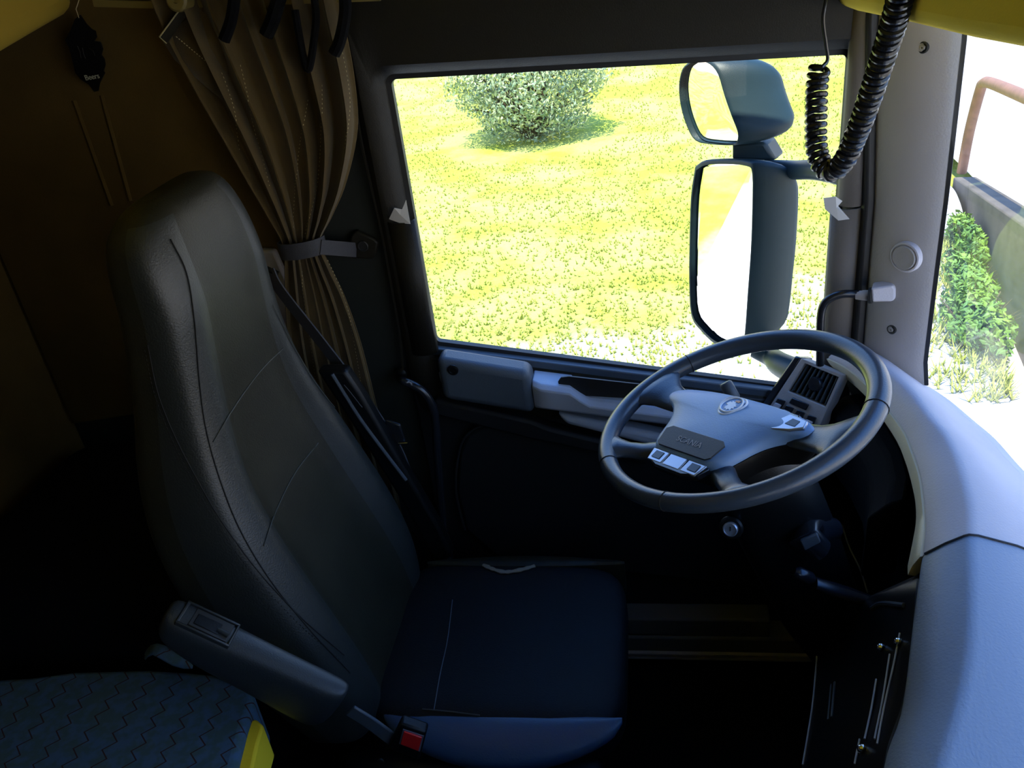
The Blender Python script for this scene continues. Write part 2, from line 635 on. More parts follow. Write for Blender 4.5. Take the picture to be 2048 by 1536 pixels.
# slanting sill: two dark strips with a step then the pale ledge
def sill_strip(nm, m, z_off0, z_off1, y0, y1, x0=None, x1=None, bev=0.003):
    x0 = ix0 - 0.01 if x0 is None else x0
    x1 = DX1 - 0.02 if x1 is None else x1
    zz = lambda x: izb0 + slope_b * (x - ix0)
    pts0 = [V((x0, y0, zz(x0) + z_off0)), V((x0, y1, zz(x0) + z_off0)), V((x0, y1, zz(x0) + z_off1)), V((x0, y0, zz(x0) + z_off1))]
    pts1 = [p + V((x1 - x0, 0, zz(x1) - zz(x0))) for p in pts0]
    vs, fs = g_loft([pts0, pts1])
    return mesh(nm, vs, fs, m, door, bevel=bev)
sill_strip('sill_trim', M_door, -0.020, 0.0, YD + 0.012, YG + 0.01)
sill_strip('sill_groove', M_rubber, -0.032, -0.021, YD + 0.004, YG)
sill_strip('door_ledge', M_ledge, -0.060, -0.0305, YD - 0.034, YD + 0.02, x0=P(868, 708, y=1.0).x, bev=0.006)
zz = lambda x: izb0 + slope_b * (x - ix0)
# slots cut in the ledge for warm air
for u0, u1 in ((900, 975), (1062, 1128), (1212, 1280)):
    vb = MB()
    xa, xb = P(u0, 716, y=YD).x, P(u1, 728, y=YD).x
    for k in range(3):
        q0 = xa + (xb - xa) * k / 3 + 0.001
        q1 = xa + (xb - xa) * (k + 1) / 3 - 0.0015
        vb.add(*g_prism([(q0, YD - 0.024, zz(q0) - 0.0295), (q1, YD - 0.024, zz(q1) - 0.0295), (q1, YD - 0.012, zz(q1) - 0.0295), (q0, YD - 0.012, zz(q0) - 0.0295)], (0, 0, 0.0008)))
    vb.build('defroster_slot', M_rubber, door, smooth=False)
# padded block at the rear of the door (top lit, face in shade)
def blk(nm, m, x0, x1, zt0, zb0, y0, y1, bev, skew=None):
    s = slope_b if skew is None else skew
    pts = [(x0, y0, zt0), (x1, y0, zt0 + s * (x1 - x0)), (x1, y0, zb0 + s * (x1 - x0)), (x0, y0, zb0)]
    return MB().add(*g_prism(pts, (0, y1 - y0, 0))).build(nm, m, door, bevel=bev, seg=4)
xa = P(872, 720, y=0.99).x
xb = P(1060, 745, y=0.99).x
za = P(872, 716, y=0.99).z
zb = P(880, 800, y=0.99).z
zr = P(1052, 748, y=0.985).z
pad = blk('door_pad', M_door, xa, xb, za, zb, 0.985, YD + 0.01, 0.018, skew=(zr - za) / (xb - xa))
MB().add(*g_disc(V((xa + 0.035, 0.986, za - 0.028)), (0, -1, 0), 0.01, 0.004, prof=[(0.012, 0), (0.012, 0.003), (0.008, 0.004), (0.007, 0.002), (0.001, 0.002)])).build('door_pad_button', M_black, pad)
# pull handle: a pale shelf, flat dark plates painting the shaded hollow above it
xh0, xh1 = P(1062, 770, y=0.985).x, 0.22
zh = P(1080, 768, y=0.985).z
sh = MB()
N = 30
for i in range(N):
    pass
def shelf_prof(x):
    t = (x - xh0)
    z = zh + slope_b * t
    dip = 0.0 if t < 0.085 else min(1, (t - 0.085) / 0.03) * 0.026
    return z - dip
rings = []
for i in range(N + 1):
    x = xh0 + (xh1 - xh0) * i / N
    zt = shelf_prof(x)
    rb = 0.012 if i == 0 else 0.0
    zbm = zh + slope_b * (x - xh0) - 0.068
    rings.append([V((x, YD + 0.01, zt)), V((x, 0.992 + rb, zt)), V((x, 0.980 + rb, zt - 0.010)), V((x, 0.984 + rb, zbm + 0.012)), V((x, 1.0, zbm)), V((x, YD + 0.01, zbm))])
vs, fs = g_loft(rings)
mesh('door_pull', vs, fs, M_ledge, door, bevel=0.003)
MB().add(*g_prism([(xh0 + 0.088, YD - 0.002, zz(xh0 + 0.088) - 0.070), (0.24, YD - 0.002, zz(0.24) - 0.070), (0.24, YD - 0.002, zz(0.24) - 0.115), (xh0 + 0.10, YD - 0.002, zz(xh0 + 0.1) - 0.115)], (0, 0.004, 0))).build('pull_recess_shade', M_rubber, door)
hq = [P(a, b, y=1.001) for a, b in ((1116, 764), (1122, 755), (1138, 753), (1300, 771), (1420, 785), (1420, 812), (1300, 799), (1140, 790), (1122, 782))]
MB().add(*g_prism(hq, (0, 0.004, 0))).build('pull_hollow_shade', M_rubber, door)
# small release lever below the pull
q0, q1 = P(1112, 828, y=1.0), P(1300, 872, y=1.0)
MB().add(*g_prism([(q0.x, 1.0, q0.z), (q1.x + 0.05, 1.0, q1.z - 0.008), (q1.x + 0.05, 1.0, q1.z - 0.045), (q0.x + 0.02, 1.0, q0.z - 0.03)], (0, 0.045, 0))).build('door_release', M_ledge, door, bevel=0.012, seg=4)
# long moulding under the pad and pull, then the big pocket panel
q = [P(868, 800, y=1.01), P(1060, 842, y=1.01), P(1100, 858, y=1.01), P(1300, 905, y=1.01), P(1300, 930, y=1.01), P(1060, 880, y=1.01), P(868, 832, y=1.01)]
MB().add(*g_prism(q, (0, 0.035, 0))).build('door_moulding', M_doorlow, door, bevel=0.008)
pk = [P(a, b, y=1.022) for a, b in ((918, 905), (935, 868), (975, 850), (1060, 862), (1300, 905), (1560, 960), (1560, 1180), (1000, 1120), (930, 1060), (912, 980))]
pko = MB().add(*g_prism(pk, (0, 0.02, 0))).build('pocket_panel', M_doorlow, door, bevel=0.008)
MB().add(*g_tube(spline([p + V((0, -0.001, 0)) for p in pk[8:] + pk[:6]], 5), 0.003, 6)).build('panel_seam', M_rubber, pko)

# side glass with its etched mark
win = struct(mesh('window_1', [(ix0 - 0.02, YG, izb0 - 0.03), (ix1 + 0.02, YG, izb1 - 0.03), (ix1 + 0.02, YG, izt1 + 0.02), (ix0 - 0.02, YG, izt0 + 0.02),
                               (ix0 - 0.02, YG + 0.004, izb0 - 0.03), (ix1 + 0.02, YG + 0.004, izb1 - 0.03), (ix1 + 0.02, YG + 0.004, izt1 + 0.02), (ix0 - 0.02, YG + 0.004, izt0 + 0.02)],
                  [(0, 1, 2, 3), (7, 6, 5, 4), (0, 4, 5, 1), (1, 5, 6, 2), (2, 6, 7, 3), (3, 7, 4, 0)], M_glass, smooth=False))
text_mesh('glass_marking', 'SIKANDO', 0.0056, P(898, 646, y=YG - 0.001), (1, 0, -0.03), (0, 0, 1), M_text, win, 0.0002)

# outer skin of the door below the window
struct(MB().add(*g_box((DX0, 1.10, -0.25), (0.33, 1.14, 0.70))).build('trim_3', M_paint))

# side trim behind the door (B pillar)
struct(MB().add(*g_prism([(-0.90, 1.07, 0.02), (-0.66, 1.07, 0.02), (-0.66, 1.07, 1.70), (-0.90, 1.07, 1.70)], (0, 0.03, 0))).build('trim_2', M_side, bevel=0.01))
# bright bead where the door meets the pillar
bead = [P(u, v, y=YD + 0.01) for u, v in ((703, 120), (712, 220), (726, 300), (745, 385), (766, 480), (788, 601), (799, 668), (806, 740))]
struct(MB().add(*g_tube(spline(bead, 4), 0.003, 6)).build('trim_4', M_frame))
# sill plate and step lines by the floor
struct(MB().add(*g_box((-0.45, 0.985, 0.03), (0.30, 1.07, 0.10))).add(*g_box((-0.30, 0.99, 0.10), (0.13, 1.06, 0.158))).build('trim_5', M_sill, bevel=0.006))
struct(MB().add(*g_box((-0.45, 0.975, 0.034), (0.30, 0.985, 0.040))).add(*g_box((-0.45, 0.975, 0.048), (0.30, 0.985, 0.053))).build('trim_6', M_pillar))

# ------------------------------------------------------------------ A pillar
pl = [P(1752, 20, y=1.035), P(1750, 50, y=1.035), P(1745, 400, y=1.035), P(1733, 550, y=1.035), P(1725, 668, y=1.035), P(1722, 720, y=1.035), P(1722, 770, y=1.035)]
prr = [P(1928, 20, y=0.95), P(1925, 80, y=0.95), P(1889, 400, y=0.95), P(1870, 545, y=0.95), P(1852, 690, y=0.95), P(1848, 725, y=0.955), P(1850, 770, y=0.96)]
rings = []
for a, b in zip(pl, prr):
    d = (b - a)
    nn = V((-0.7, -0.7, 0)).normalized()
    rings.append([a + V((0.02, 0.05, 0)), a, a + d * 0.12 + nn * 0.014, a + d * 0.5 + nn * 0.020, a + d * 0.88 + nn * 0.012, b, b + V((0.006, 0.02, 0)), b + V((0.012, 0.12, 0))])
top = [p + V((0, 0, 0.45)) for p in rings[0]]
vs, fs = g_loft([top] + rings)
pillar = struct(mesh('trim_1', vs, fs, M_pillar, angle=60))
T_pil = bvh_of(pillar)
# dark seal between door and pillar
s0 = [P(u, v, y=1.03) for u, v in ((1746, 10), (1744, 60), (1738, 400), (1726, 550), (1717, 668), (1712, 760))]
struct(MB().add(*g_ribbon(s0, (1, 0.3, 0), 0.022, 0.02)).build('trim_7', M_rubber, bevel=0.005))
struct(MB().add(*g_ribbon([p + V((0.003, 0.0, 0)) for p in prr], (0.9, -0.4, 0), 0.007, 0.004)).build('trim_8', M_rubber))


# tweeter and screws on the pillar
h = onto(T_pil, [(1812, 513)], 0)[0]
nrm = V((-0.72, -0.69, 0.0)).normalized()
sp_ = empty('tweeter_speaker', h, 'round light grey tweeter speaker set in the windscreen pillar', 'speaker')
MB().add(*g_disc(h - nrm * 0.004, nrm, 0, 0, 40, [(0.030, 0), (0.030, 0.006), (0.028, 0.010), (0.0255, 0.011), (0.0235, 0.009), (0.0225, 0.009)])).build('speaker_ring', M_dash, sp_)
MB().add(*g_disc(h + nrm * 0.003, nrm, 0, 0, 40, [(0.0225, 0), (0.0225, 0.0045), (0.021, 0.006), (0.0195, 0.0055), (0.012, 0.0065), (0.002, 0.007)])).build('speaker_grille', M_pillar, sp_)
for (u, v), lb in (((1846, 95), 'dark recessed screw at the top of the windscreen pillar'), ((1783, 659), 'dark recessed screw low on the windscreen pillar, below the grab handle')):
    hh = onto(T_pil, [(u, v)], 0)[0]
    e = empty('pillar_screw', hh, lb, 'screw', 'recessed screws in the windscreen pillar')
    MB().add(*g_disc(hh - nrm * 0.003, nrm, 0, 0, 20, [(0.0095, 0), (0.0095, 0.004), (0.008, 0.005), (0.0065, 0.0035), (0.005, 0.003)])).build('screw_cup', M_rubber, e)
    MB().add(*g_disc(hh - nrm * 0.001, nrm, 0, 0, 6, [(0.0045, 0), (0.0045, 0.004), (0.002, 0.0042), (0.0018, 0.002)])).build('screw_head', M_pillar, e)

# ------------------------------------------------------------------ windscreen
base = [P(1846, 760, z=0.80) + V((0.02, 0.09, 0)), P(1872, 786, z=0.8), P(1918, 826, z=0.80), P(1958, 860, z=0.80), P(2001, 912, z=0.8), P(2048, 961, z=0.8), V((0.52, 0.45, 0.8)), V((0.545, 0.0, 0.8)), V((0.53, -0.45, 0.8)), V((0.48, -0.80, 0.8)), V((0.40, -1.05, 0.8))]
base = [V((b.x + 0.012, b.y, 0.76)) for b in base]
top = [V((b.x - 0.12, b.y, 1.80)) for b in base]
n_ = len(base)
struct(mesh('window_2', base + top, [(i, i + 1, n_ + i + 1, n_ + i) for i in range(n_ - 1)], M_wind, solid=0.005))

# ------------------------------------------------------------------ overhead sun visor and upper bunk panel
vis = [P(1655, -60, x=0.20), P(1660, 2, x=0.20), P(1676, 16, x=0.20), P(1700, 25, x=0.20), P(1790, 45, x=0.20), P(1925, 80, x=0.20), P(2048, 105, x=0.20)]
vis += [V((0.20, -0.2, vis[-1].z + 0.0)), V((0.20, -1.0, 1.60)), V((0.20, -1.0, 1.95)), V((0.20, vis[0].y, 1.95))]
o = MB().add(*g_prism(vis, (0.10, 0, 0.0))).build('sun_visor', M_head, bevel=0.02, seg=4)
tag(o, 'yellowish beige padded visor across the top of the windscreen', 'visor')
ub = [P(190, 0, x=-1.2), P(80, 67, x=-1.2), P(0, 115, x=-1.2)]
l0 = ub[0] + (ub[0] - ub[2]) * 0.15
ub = [V((-1.2, 1.09, 2.0)), V((-1.2, 1.09, l0.z - 0.02)), ub[1], ub[2], V((-1.2, 0.4, 1.56)), V((-1.2, -1.0, 1.55)), V((-1.2, -1.0, 2.0))]
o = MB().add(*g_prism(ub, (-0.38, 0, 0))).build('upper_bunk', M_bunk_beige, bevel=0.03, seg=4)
tag(o, 'beige padded edge of the upper bunk above the rear wall', 'bunk')

# ================================================================== DASHBOARD
dash = empty('dashboard', (0.3, 0.2, 0.05), 'long curved blue-grey dashboard wrapping round the driver under the windscreen', 'dashboard')
cre_px = [(1690, 640), (1735, 700), (1777, 743), (1820, 783), (1857, 832), (1886, 866), (1909, 909), (1926, 961), (1938, 1018), (1938, 1076), (1941, 1194), (1934, 1312), (1911, 1419), (1877, 1536)]
cre = [P(u, v, z=0.90) for u, v in cre_px[2:]]
cre = [V((0.262, 1.02, 0.895)), V((0.285, 0.955, 0.90))] + cre + [V((0.09, -0.10, 0.9)), V((0.05, -0.35, 0.9)), V((0.05, -1.05, 0.9))]
inn_px = [(1641, 697), (1690, 730), (1734, 766), (1777, 816), (1809, 860), (1826, 903), (1840, 946), (1846, 989), (1850, 1032), (1849, 1067), (1829, 1217), (1804, 1408), (1766, 1536)]
inn = [P(u, v, z=0.865) for u, v in inn_px]
inn[0] = V((0.215, 1.03, 0.865))
inn += [V((0.05, -0.12, 0.865)), V((0.01, -0.36, 0.865)), V((0.01, -1.05, 0.865))]
wsb = [V((0.40, 1.03, 0.80)), V((0.423, 0.97, 0.8)), V((0.443, 0.894, 0.8)), V((0.459, 0.833, 0.8)), V((0.469, 0.749, 0.8)), V((0.481, 0.676, 0.8)), V((0.52, 0.45, 0.8)), V((0.545, 0.0, 0.8)), V((0.53, -0.45, 0.8)), V((0.48, -0.80, 0.8)), V((0.40, -1.05, 0.8))]


def resample(pts, n):
    pts = spline(pts, 10)
    L = [0]
    for a, b in zip(pts, pts[1:]):
        L.append(L[-1] + (b - a).length)
    out = []
    j = 0
    for k in range(n):
        s = L[-1] * k / (n - 1)
        while j < len(L) - 2 and L[j + 1] < s:
            j += 1
        t = (s - L[j]) / max(1e-9, L[j + 1] - L[j])
        out.append(pts[j].lerp(pts[j + 1], t))
    return out


NS = 120
# match by y so that the sections stay square to the dash
def by_y(pts, ys):
    pts = spline(pts, 12)
    out = []
    for y in ys:
        best = min(pts, key=lambda p: abs(p.y - y))
        i = pts.index(best)
        cand = None
        for j in range(max(0, i - 2), min(len(pts) - 1, i + 2)):
            a, b = pts[j], pts[j + 1]
            if (a.y - y) * (b.y - y) <= 0 and abs(a.y - b.y) > 1e-9:
                cand = a.lerp(b, (y - a.y) / (b.y - a.y))
        out.append(cand if cand else V((best.x, y, best.z)))
    return out


ys = [1.02 - 2.05 * k / (NS - 1) for k in range(NS)]
C_, I_, W_ = by_y(cre, ys), by_y(inn, ys), by_y(wsb, ys)
SEAM_Y = P(1938, 1076, z=0.9).y      # joint between driver's hood and centre section
rings = []
for c, i, q in zip(C_, I_, W_):
    c2 = c + V((0.012, 0, -0.0015))
    rings.append([i + V((0.012, 0, -0.020)), i + V((0.001, 0, -0.006)), i + V((0.003, 0, 0)), i.lerp(c, 0.5) + V((0, 0, 0.002)), c - V((0.006, 0, 0.0022)), c, c2,
                  c2.lerp(q, 0.25) + V((0, 0, 0.006)), c2.lerp(q, 0.6) + V((0, 0, 0.003)), q, q + V((0.03, 0, -0.02)), q + V((0.03, 0, -0.05)), i + V((0.06, 0, -0.06))])
ks = min(range(NS), key=lambda k: abs(ys[k] - SEAM_Y))
vs, fs = g_loft(rings[:ks + 1])
d_top = mesh('driver_hood', vs, fs, M_dash, dash, angle=50)
for k in range(ks + 1, NS):
    pass
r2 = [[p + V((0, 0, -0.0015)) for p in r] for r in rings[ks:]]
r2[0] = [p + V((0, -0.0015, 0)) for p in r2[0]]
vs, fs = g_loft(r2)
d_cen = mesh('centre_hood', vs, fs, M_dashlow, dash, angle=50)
T_cen = bvh_of(d_cen)
# dark joint line
jl = rings[ks][2:10]
MB().add(*g_tube([p + V((0, -0.0005, 0.0003)) for p in jl], 0.0016, 6)).build('hood_joint', M_rubber, dash)
# trim strip under the hood edge
tr_px = [(1614, 706), (1650, 726), (1684, 750), (1730, 790), (1766, 838), (1795, 883), (1812, 924), (1823, 961), (1832, 1004), (1833, 1044), (1826, 1087)]
trl = [P(u, v, z=0.835) for u, v in tr_px]
trl[0].y = min(trl[0].y, 1.03)
trl += [trl[-1] + V((-0.02, -0.05, -0.01))]
T_ = by_y(trl, ys[:ks + 1])
rings = []
for i, t in zip(I_, T_):
    a = i + V((0.001, 0, -0.0045))
    rings.append([a, a + V((-0.003, 0, -0.001)), a.lerp(t, 0.5) + V((-0.004, 0, 0)), t + V((-0.001, 0, 0)), t + V((0.01, 0, -0.002)), a + V((0.02, 0, -0.004))])
vs, fs = g_loft(rings)
mesh('hood_trim', vs, fs, M_trim, dash)
# dark fascia falling away below
rings = []
for k, (i, y) in enumerate(zip(I_, ys)):
    t = T_[k] if k < len(T_) else i + V((0.004, 0, -0.02))
    x0 = t.x + 0.012
    rings.append([V((x0, y, t.z)), V((x0 + 0.03, y, 0.76)), V((x0 + 0.03, y, 0.66)), V((x0 + 0.0, y, 0.60)), V((x0 + 0.03, y, 0.45)), V((x0 + 0.05, y, 0.25)), V((x0 + 0.10, y, 0.05)), V((W_[k].x - 0.01, y, 0.05)), V((W_[k].x - 0.01, y, W_[k].z - 0.07)), V((x0 + 0.03, y, t.z - 0.006))])
vs, fs = g_loft(rings)
d_fas = mesh('dark_fascia', vs, fs, M_black, dash, angle=60)
T_fas = bvh_of(d_fas)
# instrument cowl behind the wheel
cow = [P(u, v, z=0.80) for u, v in ((1690, 790), (1740, 850), (1775, 910), (1785, 960), (1775, 1010))]
rings = []
for k, p in enumerate(cow):
    rings.append([p, p + V((0.03, 0.01, 0.0)), p + V((0.03, 0.01, -0.16)), p + V((-0.03, 0, -0.16)), p + V((-0.03, 0, -0.03))])
vs, fs = g_loft(rings)
mesh('instrument_cluster', vs, fs, M_floor, dash, bevel=0.006)

# vent and switch panel by the door
q = [P(1598, 704, z=0.858), P(1684, 750, z=0.853), P(1634, 866, z=0.735), P(1533, 822, z=0.735)]
q[0].y = min(q[0].y, 1.03)
ctr = (q[0] + q[1] + q[2] + q[3]) / 4
eu = ((q[1] - q[0]) + (q[2] - q[3])).normalized()
ev = ((q[3] - q[0]) + (q[2] - q[1])).normalized()
en = eu.cross(ev).normalized()
if en.x > 0:
    en = -en
def bil(a, b, h=0.0):
    return (q[0] * (1 - a) * (1 - b) + q[1] * a * (1 - b) + q[2] * a * b + q[3] * (1 - a) * b) + en * h
panel = empty('air_vent_panel', q[3], 'grey panel with slatted air vent and four rocker switches beside the door', 'switch panel')
fr_ = MB()
vo = (0.14, 0.05, 0.95, 0.56)          # vent opening a0 b0 a1 b1
outer = [(0, 0), (1, 0), (1, 1), (0, 1)]
inner = [(vo[0], vo[1]), (vo[2], vo[1]), (vo[2], vo[3]), (vo[0], vo[3])]
rr = [[bil(a, b, -0.03) for a, b in outer], [bil(a, b, 0.0) for a, b in outer], [bil(a, b, 0.0) for a, b in inner], [bil(a, b, -0.025) for a, b in inner]]
vs, fs = g_loft(rr, True, False)
fs.append((12, 13, 14, 15))
mesh('panel_frame', vs, fs, M_pillar, panel, bevel=0.0015)
MB().add(*g_prism([bil(-0.17, 0.0, -0.0), bil(0, 0, 0.001), bil(0, 1, 0.001), bil(-0.17, 1.0, 0.0)], en * -0.05)).build('panel_side', M_gloss, panel, bevel=0.004)
MB().add(*g_prism([bil(vo[0], vo[1], -0.018), bil(vo[2], vo[1], -0.018), bil(vo[2], vo[3], -0.018), bil(vo[0], vo[3], -0.018)], en * -0.003)).build('vent_cavity', M_rubber, panel)
for k in range(8):
    a = vo[0] + (vo[2] - vo[0]) * (k + 0.5) / 8
    MB().add(*g_prism([bil(a - 0.006, vo[1] + 0.02, -0.004), bil(a + 0.006, vo[1] + 0.02, -0.004), bil(a + 0.006, vo[3] - 0.02, -0.004), bil(a - 0.006, vo[3] - 0.02, -0.004)], en * -0.012)).build('vent_slat', M_door, panel)
MB().add(*g_disc(bil(0.55, 0.30, -0.008), en, 0, 0, 20, [(0.016, 0), (0.016, 0.005), (0.013, 0.009), (0.003, 0.010)])).build('vent_knob', M_gloss, panel)
MB().add(*g_prism([bil(0.30, 0.62), bil(0.66, 0.62), bil(0.66, 0.73), bil(0.30, 0.73)], en * 0.005)).build('vent_thumbwheel', M_gloss, panel, bevel=0.002)
for k, a in enumerate((0.06, 0.27, 0.50, 0.73)):
    b0 = 0.70 + (0.02 if k == 0 else 0.07)
    sw = MB().add(*g_prism([bil(a, b0, 0.001), bil(a + 0.17, b0, 0.001), bil(a + 0.17, b0 + 0.26, 0.001), bil(a, b0 + 0.26, 0.001)], en * 0.003)).build('rocker_switch', M_gloss, panel, bevel=0.0015)
    MB().add(*g_prism([bil(a + 0.02, b0 + 0.08, 0.004), bil(a + 0.15, b0 + 0.08, 0.004), bil(a + 0.15, b0 + 0.25, 0.004), bil(a + 0.02, b0 + 0.25, 0.004)], en * 0.004)).build('switch_cap', M_dash, sw, bevel=0.0015)

# centre console side that faces the driver's legs
up_ = [V((0.248, 0.43, 0.80)), P(1834, 1150, z=0.835), P(1829, 1217, z=0.835), P(1817, 1320, z=0.835), P(1804, 1408, z=0.835), P(1766, 1536, z=0.835), V((0.05, -0.12, 0.835)), V((0.01, -0.36, 0.835))]
lo_ = [V((0.225, 0.62, 0.50)), P(1640, 1240, z=0.50), P(1634, 1290, z=0.50), P(1629, 1360, z=0.50), P(1622, 1420, z=0.50), P(1602, 1545, z=0.50), P(1570, 1680, z=0.5), P(1500, 1900, z=0.5)]
rings = []
for a, b in zip(resample(up_, 30), resample(lo_, 30)):
    m1 = a.lerp(b, 0.5) + V((-0.006, 0, 0.012))
    rings.append([a + V((0.012, 0, 0)), a, m1, b + V((0.004, 0, 0.012)), b, b + V((0.012, 0, -0.02)), V((b.x + 0.05, b.y, 0.02)), V((b.x + 0.14, b.y, 0.02)), V((a.x + 0.10, a.y, 0.6))])
vs, fs = g_loft(rings)
d_con = mesh('console_side', vs, fs, M_black, dash, angle=50)
T_con = bvh_of(d_con)
# lower dash: knee cover edges, console strips (highlights put into pale colour), knobs
for k, (px, r, m_, nm, T__) in enumerate((
        ([(1648, 962), (1668, 1000), (1685, 1050), (1700, 1095), (1722, 1140), (1736, 1185)], 0.0022, M_ledge, 'fascia_edge', T_fas),
        ([(1636, 982), (1655, 1010), (1675, 1050), (1688, 1085)], 0.0042, M_door, 'fascia_edge', T_fas),
        ([(1636, 1292), (1632, 1350), (1625, 1420), (1607, 1530)], 0.0016, M_ledge, 'console_edge', T_con),
        ([(1760, 1160), (1780, 1154), (1812, 1158)], 0.004, M_ledge, 'console_edge', T_con),
        ([(1745, 1218), (1765, 1208), (1810, 1212)], 0.004, M_door, 'console_edge', T_con))):
    pts = onto(T__, px, 0.001)
    if len(pts) > 1:
        MB().add(*g_tube(spline(pts, 5), r, 8)).build(nm, m_, dash)
for px in ([(1802, 1268), (1790, 1330), (1772, 1410), (1757, 1490)], [(1782, 1310), (1768, 1400), (1752, 1480)], [(1755, 1360), (1745, 1420), (1732, 1480)], [(1722, 1480), (1712, 1530)]):
    pts = onto(T_con, px, 0.002)
    if len(pts) > 1:
        MB().add(*g_tube(spline(pts, 5), 0.0013, 6)).build('console_strip', M_ledge, dash)  # sky shine on the chrome lines put into a pale plastic colour
for (u, v), sz in (((1800, 1286), 0.006), ((1765, 1297), 0.006), ((1728, 1500), 0.006)):
    hh = onto(T_con, [(u, v)], 0.002)
    if hh:
        MB().add(*g_disc(hh[0], (-1, -0.3, 0.8), 0, 0, 14, [(sz, 0), (sz, 0.003), (sz * 0.6, 0.006), (0.0008, 0.007)])).build('console_knob', M_chrome, dash)
for (u, v) in ((1665, 1405), (1672, 1400)):
    pts = onto(T_con, [(u, v - 35), (u - 3, v), (u - 6, v + 35)], 0.002)
    if len(pts) > 2:
        MB().add(*g_ribbon(pts, (0, 1, 0), 0.002 if u == 1672 else 0.0015, 0.003)).build('console_strip', M_door, dash)

# ================================================================== STEERING WHEEL
W0 = V((0.0, 0.62, 0.98))
TW = radians(17.3)
NW = V((-sin(TW), 0, cos(TW)))
EX = V((cos(TW), 0, sin(TW)))
EY = V((0, 1, 0))
AU = EX * 0.673 + EY * -0.741       # wheel's own right (it is turned)
AV = EX * 0.741 + EY * 0.673        # wheel's own top
def Wp(u, v, h=0.0):
    return W0 + AU * u + AV * v + NW * h
wheel = empty('steering_wheel', W0, 'large dark leather steering wheel with blue-grey hub and round white emblem', 'steering wheel')
RR, RT_ = 0.2185, 0.0180
rings = []
for k in range(96):
    a = 2 * pi * k / 96
    ring = []
    for j in range(16):
        b = 2 * pi * j / 16
        ra = RT_ * (0.93 + 0.10 * sin(a))
        ring.append(Wp((RR + ra * cos(b)) * cos(a), (RR + ra * cos(b)) * sin(a), ra * 0.95 * sin(b) + 0.004))
    rings.append(ring)
vs = [p for r in rings for p in r]
fs = [(i * 16 + j, i * 16 + (j + 1) % 16, ((i + 1) % 96) * 16 + (j + 1) % 16, ((i + 1) % 96) * 16 + j) for i in range(96) for j in range(16)]
rim = mesh('rim', vs, fs, M_wleather, wheel)
# seams on the rim where leather sections meet
for u, v in ((-62, 200), (-215, -43), (-116, -174), (193, -90)):
    wu, wv = (0.673 * u - 0.741 * v), (0.741 * u + 0.673 * v)
    a = math.atan2(wv, wu)
    mb = MB()
    pts = []
    for j in range(21):
        b = 2 * pi * j / 20
        pts.append(Wp((RR + 1.02 * RT_ * cos(b)) * cos(a), (RR + 1.02 * RT_ * cos(b)) * sin(a), RT_ * 0.97 * sin(b) + 0.004))
    MB().add(*g_tube([p.lerp(Wp(RR * cos(a), RR * sin(a), 0.004), 1 - (0.93 + 0.10 * sin(a))) for p in pts], 0.0008, 6)).build('rim_seam', M_seam, rim)


def spoke(path, sgn):
    """path: (u, v, halfwidth, half-thickness, h) sections; loft of flat ovals"""
    rings = []
    for i, (u, v, hw, ht, h) in enumerate(path):
        a = path[max(0, i - 1)]
        b = path[min(len(path) - 1, i + 1)]
        t = V((b[0] - a[0], b[1] - a[1], 0)).normalized()
        s = V((-t.y, t.x, 0))
        rings.append([Wp(sgn * (u + s.x * hw * cos(2 * pi * k / 16)), v + s.y * hw * cos(2 * pi * k / 16), h + ht * sin(2 * pi * k / 16)) for k in range(16)])
    return g_loft(rings)


for sg in (-1, 1):
    vs, fs = spoke([(0.120, 0.000, 0.026, 0.010, -0.006), (0.150, 0.002, 0.028, 0.011, -0.005), (0.172, 0.005, 0.033, 0.012, -0.002), (0.190, 0.008, 0.045, 0.013, 0.002), (0.204, 0.009, 0.062, 0.012, 0.004), (0.216, 0.010, 0.070, 0.008, 0.005)], sg)
    mesh('spoke', vs, fs, M_wleather, wheel)
    vs, fs = spoke([(0.060, -0.108, 0.022, 0.010, -0.010), (0.095, -0.128, 0.018, 0.010, -0.009), (0.118, -0.140, 0.017, 0.010, -0.004), (0.131, -0.148, 0.023, 0.011, 0.001), (0.141, -0.155, 0.034, 0.010, 0.004), (0.149, -0.161, 0.040, 0.007, 0.005)], sg)
    mesh('spoke', vs, fs, M_wleather, wheel)
# hub: grey pad with swept corners
half = [(0.0, 0.036), (0.06, 0.034), (0.112, 0.027), (0.142, 0.018), (0.156, 0.006), (0.150, -0.010), (0.125, -0.024), (0.106, -0.042), (0.094, -0.062), (0.086, -0.085), (0.077, -0.108), (0.062, -0.124), (0.03, -0.129), (0.0, -0.130)]
loop = half + [(-a, b) for a, b in half[-2:0:-1]]
lp3 = spline([V((a, b, 0)) for a, b in loop + [loop[0]]], 3)[:-1]
cx, cy = 0.0, -0.035
def hub_ring(s, h):
    return [Wp(cx + (p.x - cx) * s, cy + (p.y - cy) * s, h) for p in lp3]
vs, fs = g_loft([hub_ring(0.90, -0.035), hub_ring(0.99, -0.012), hub_ring(1.0, 0.0), hub_ring(0.975, 0.008), hub_ring(0.92, 0.012), hub_ring(0.7, 0.017), hub_ring(0.4, 0.0195), hub_ring(0.12, 0.020)])
hub = mesh('hub_pad', vs, fs, M_whub, wheel)
# dark underside boss between pad and spokes
vs, fs = g_loft([hub_ring(0.5, -0.06), hub_ring(0.85, -0.05), hub_ring(1.02, -0.02), hub_ring(1.015, -0.006), hub_ring(0.9, -0.004)])
mesh('hub_back', vs, fs, M_black, wheel)
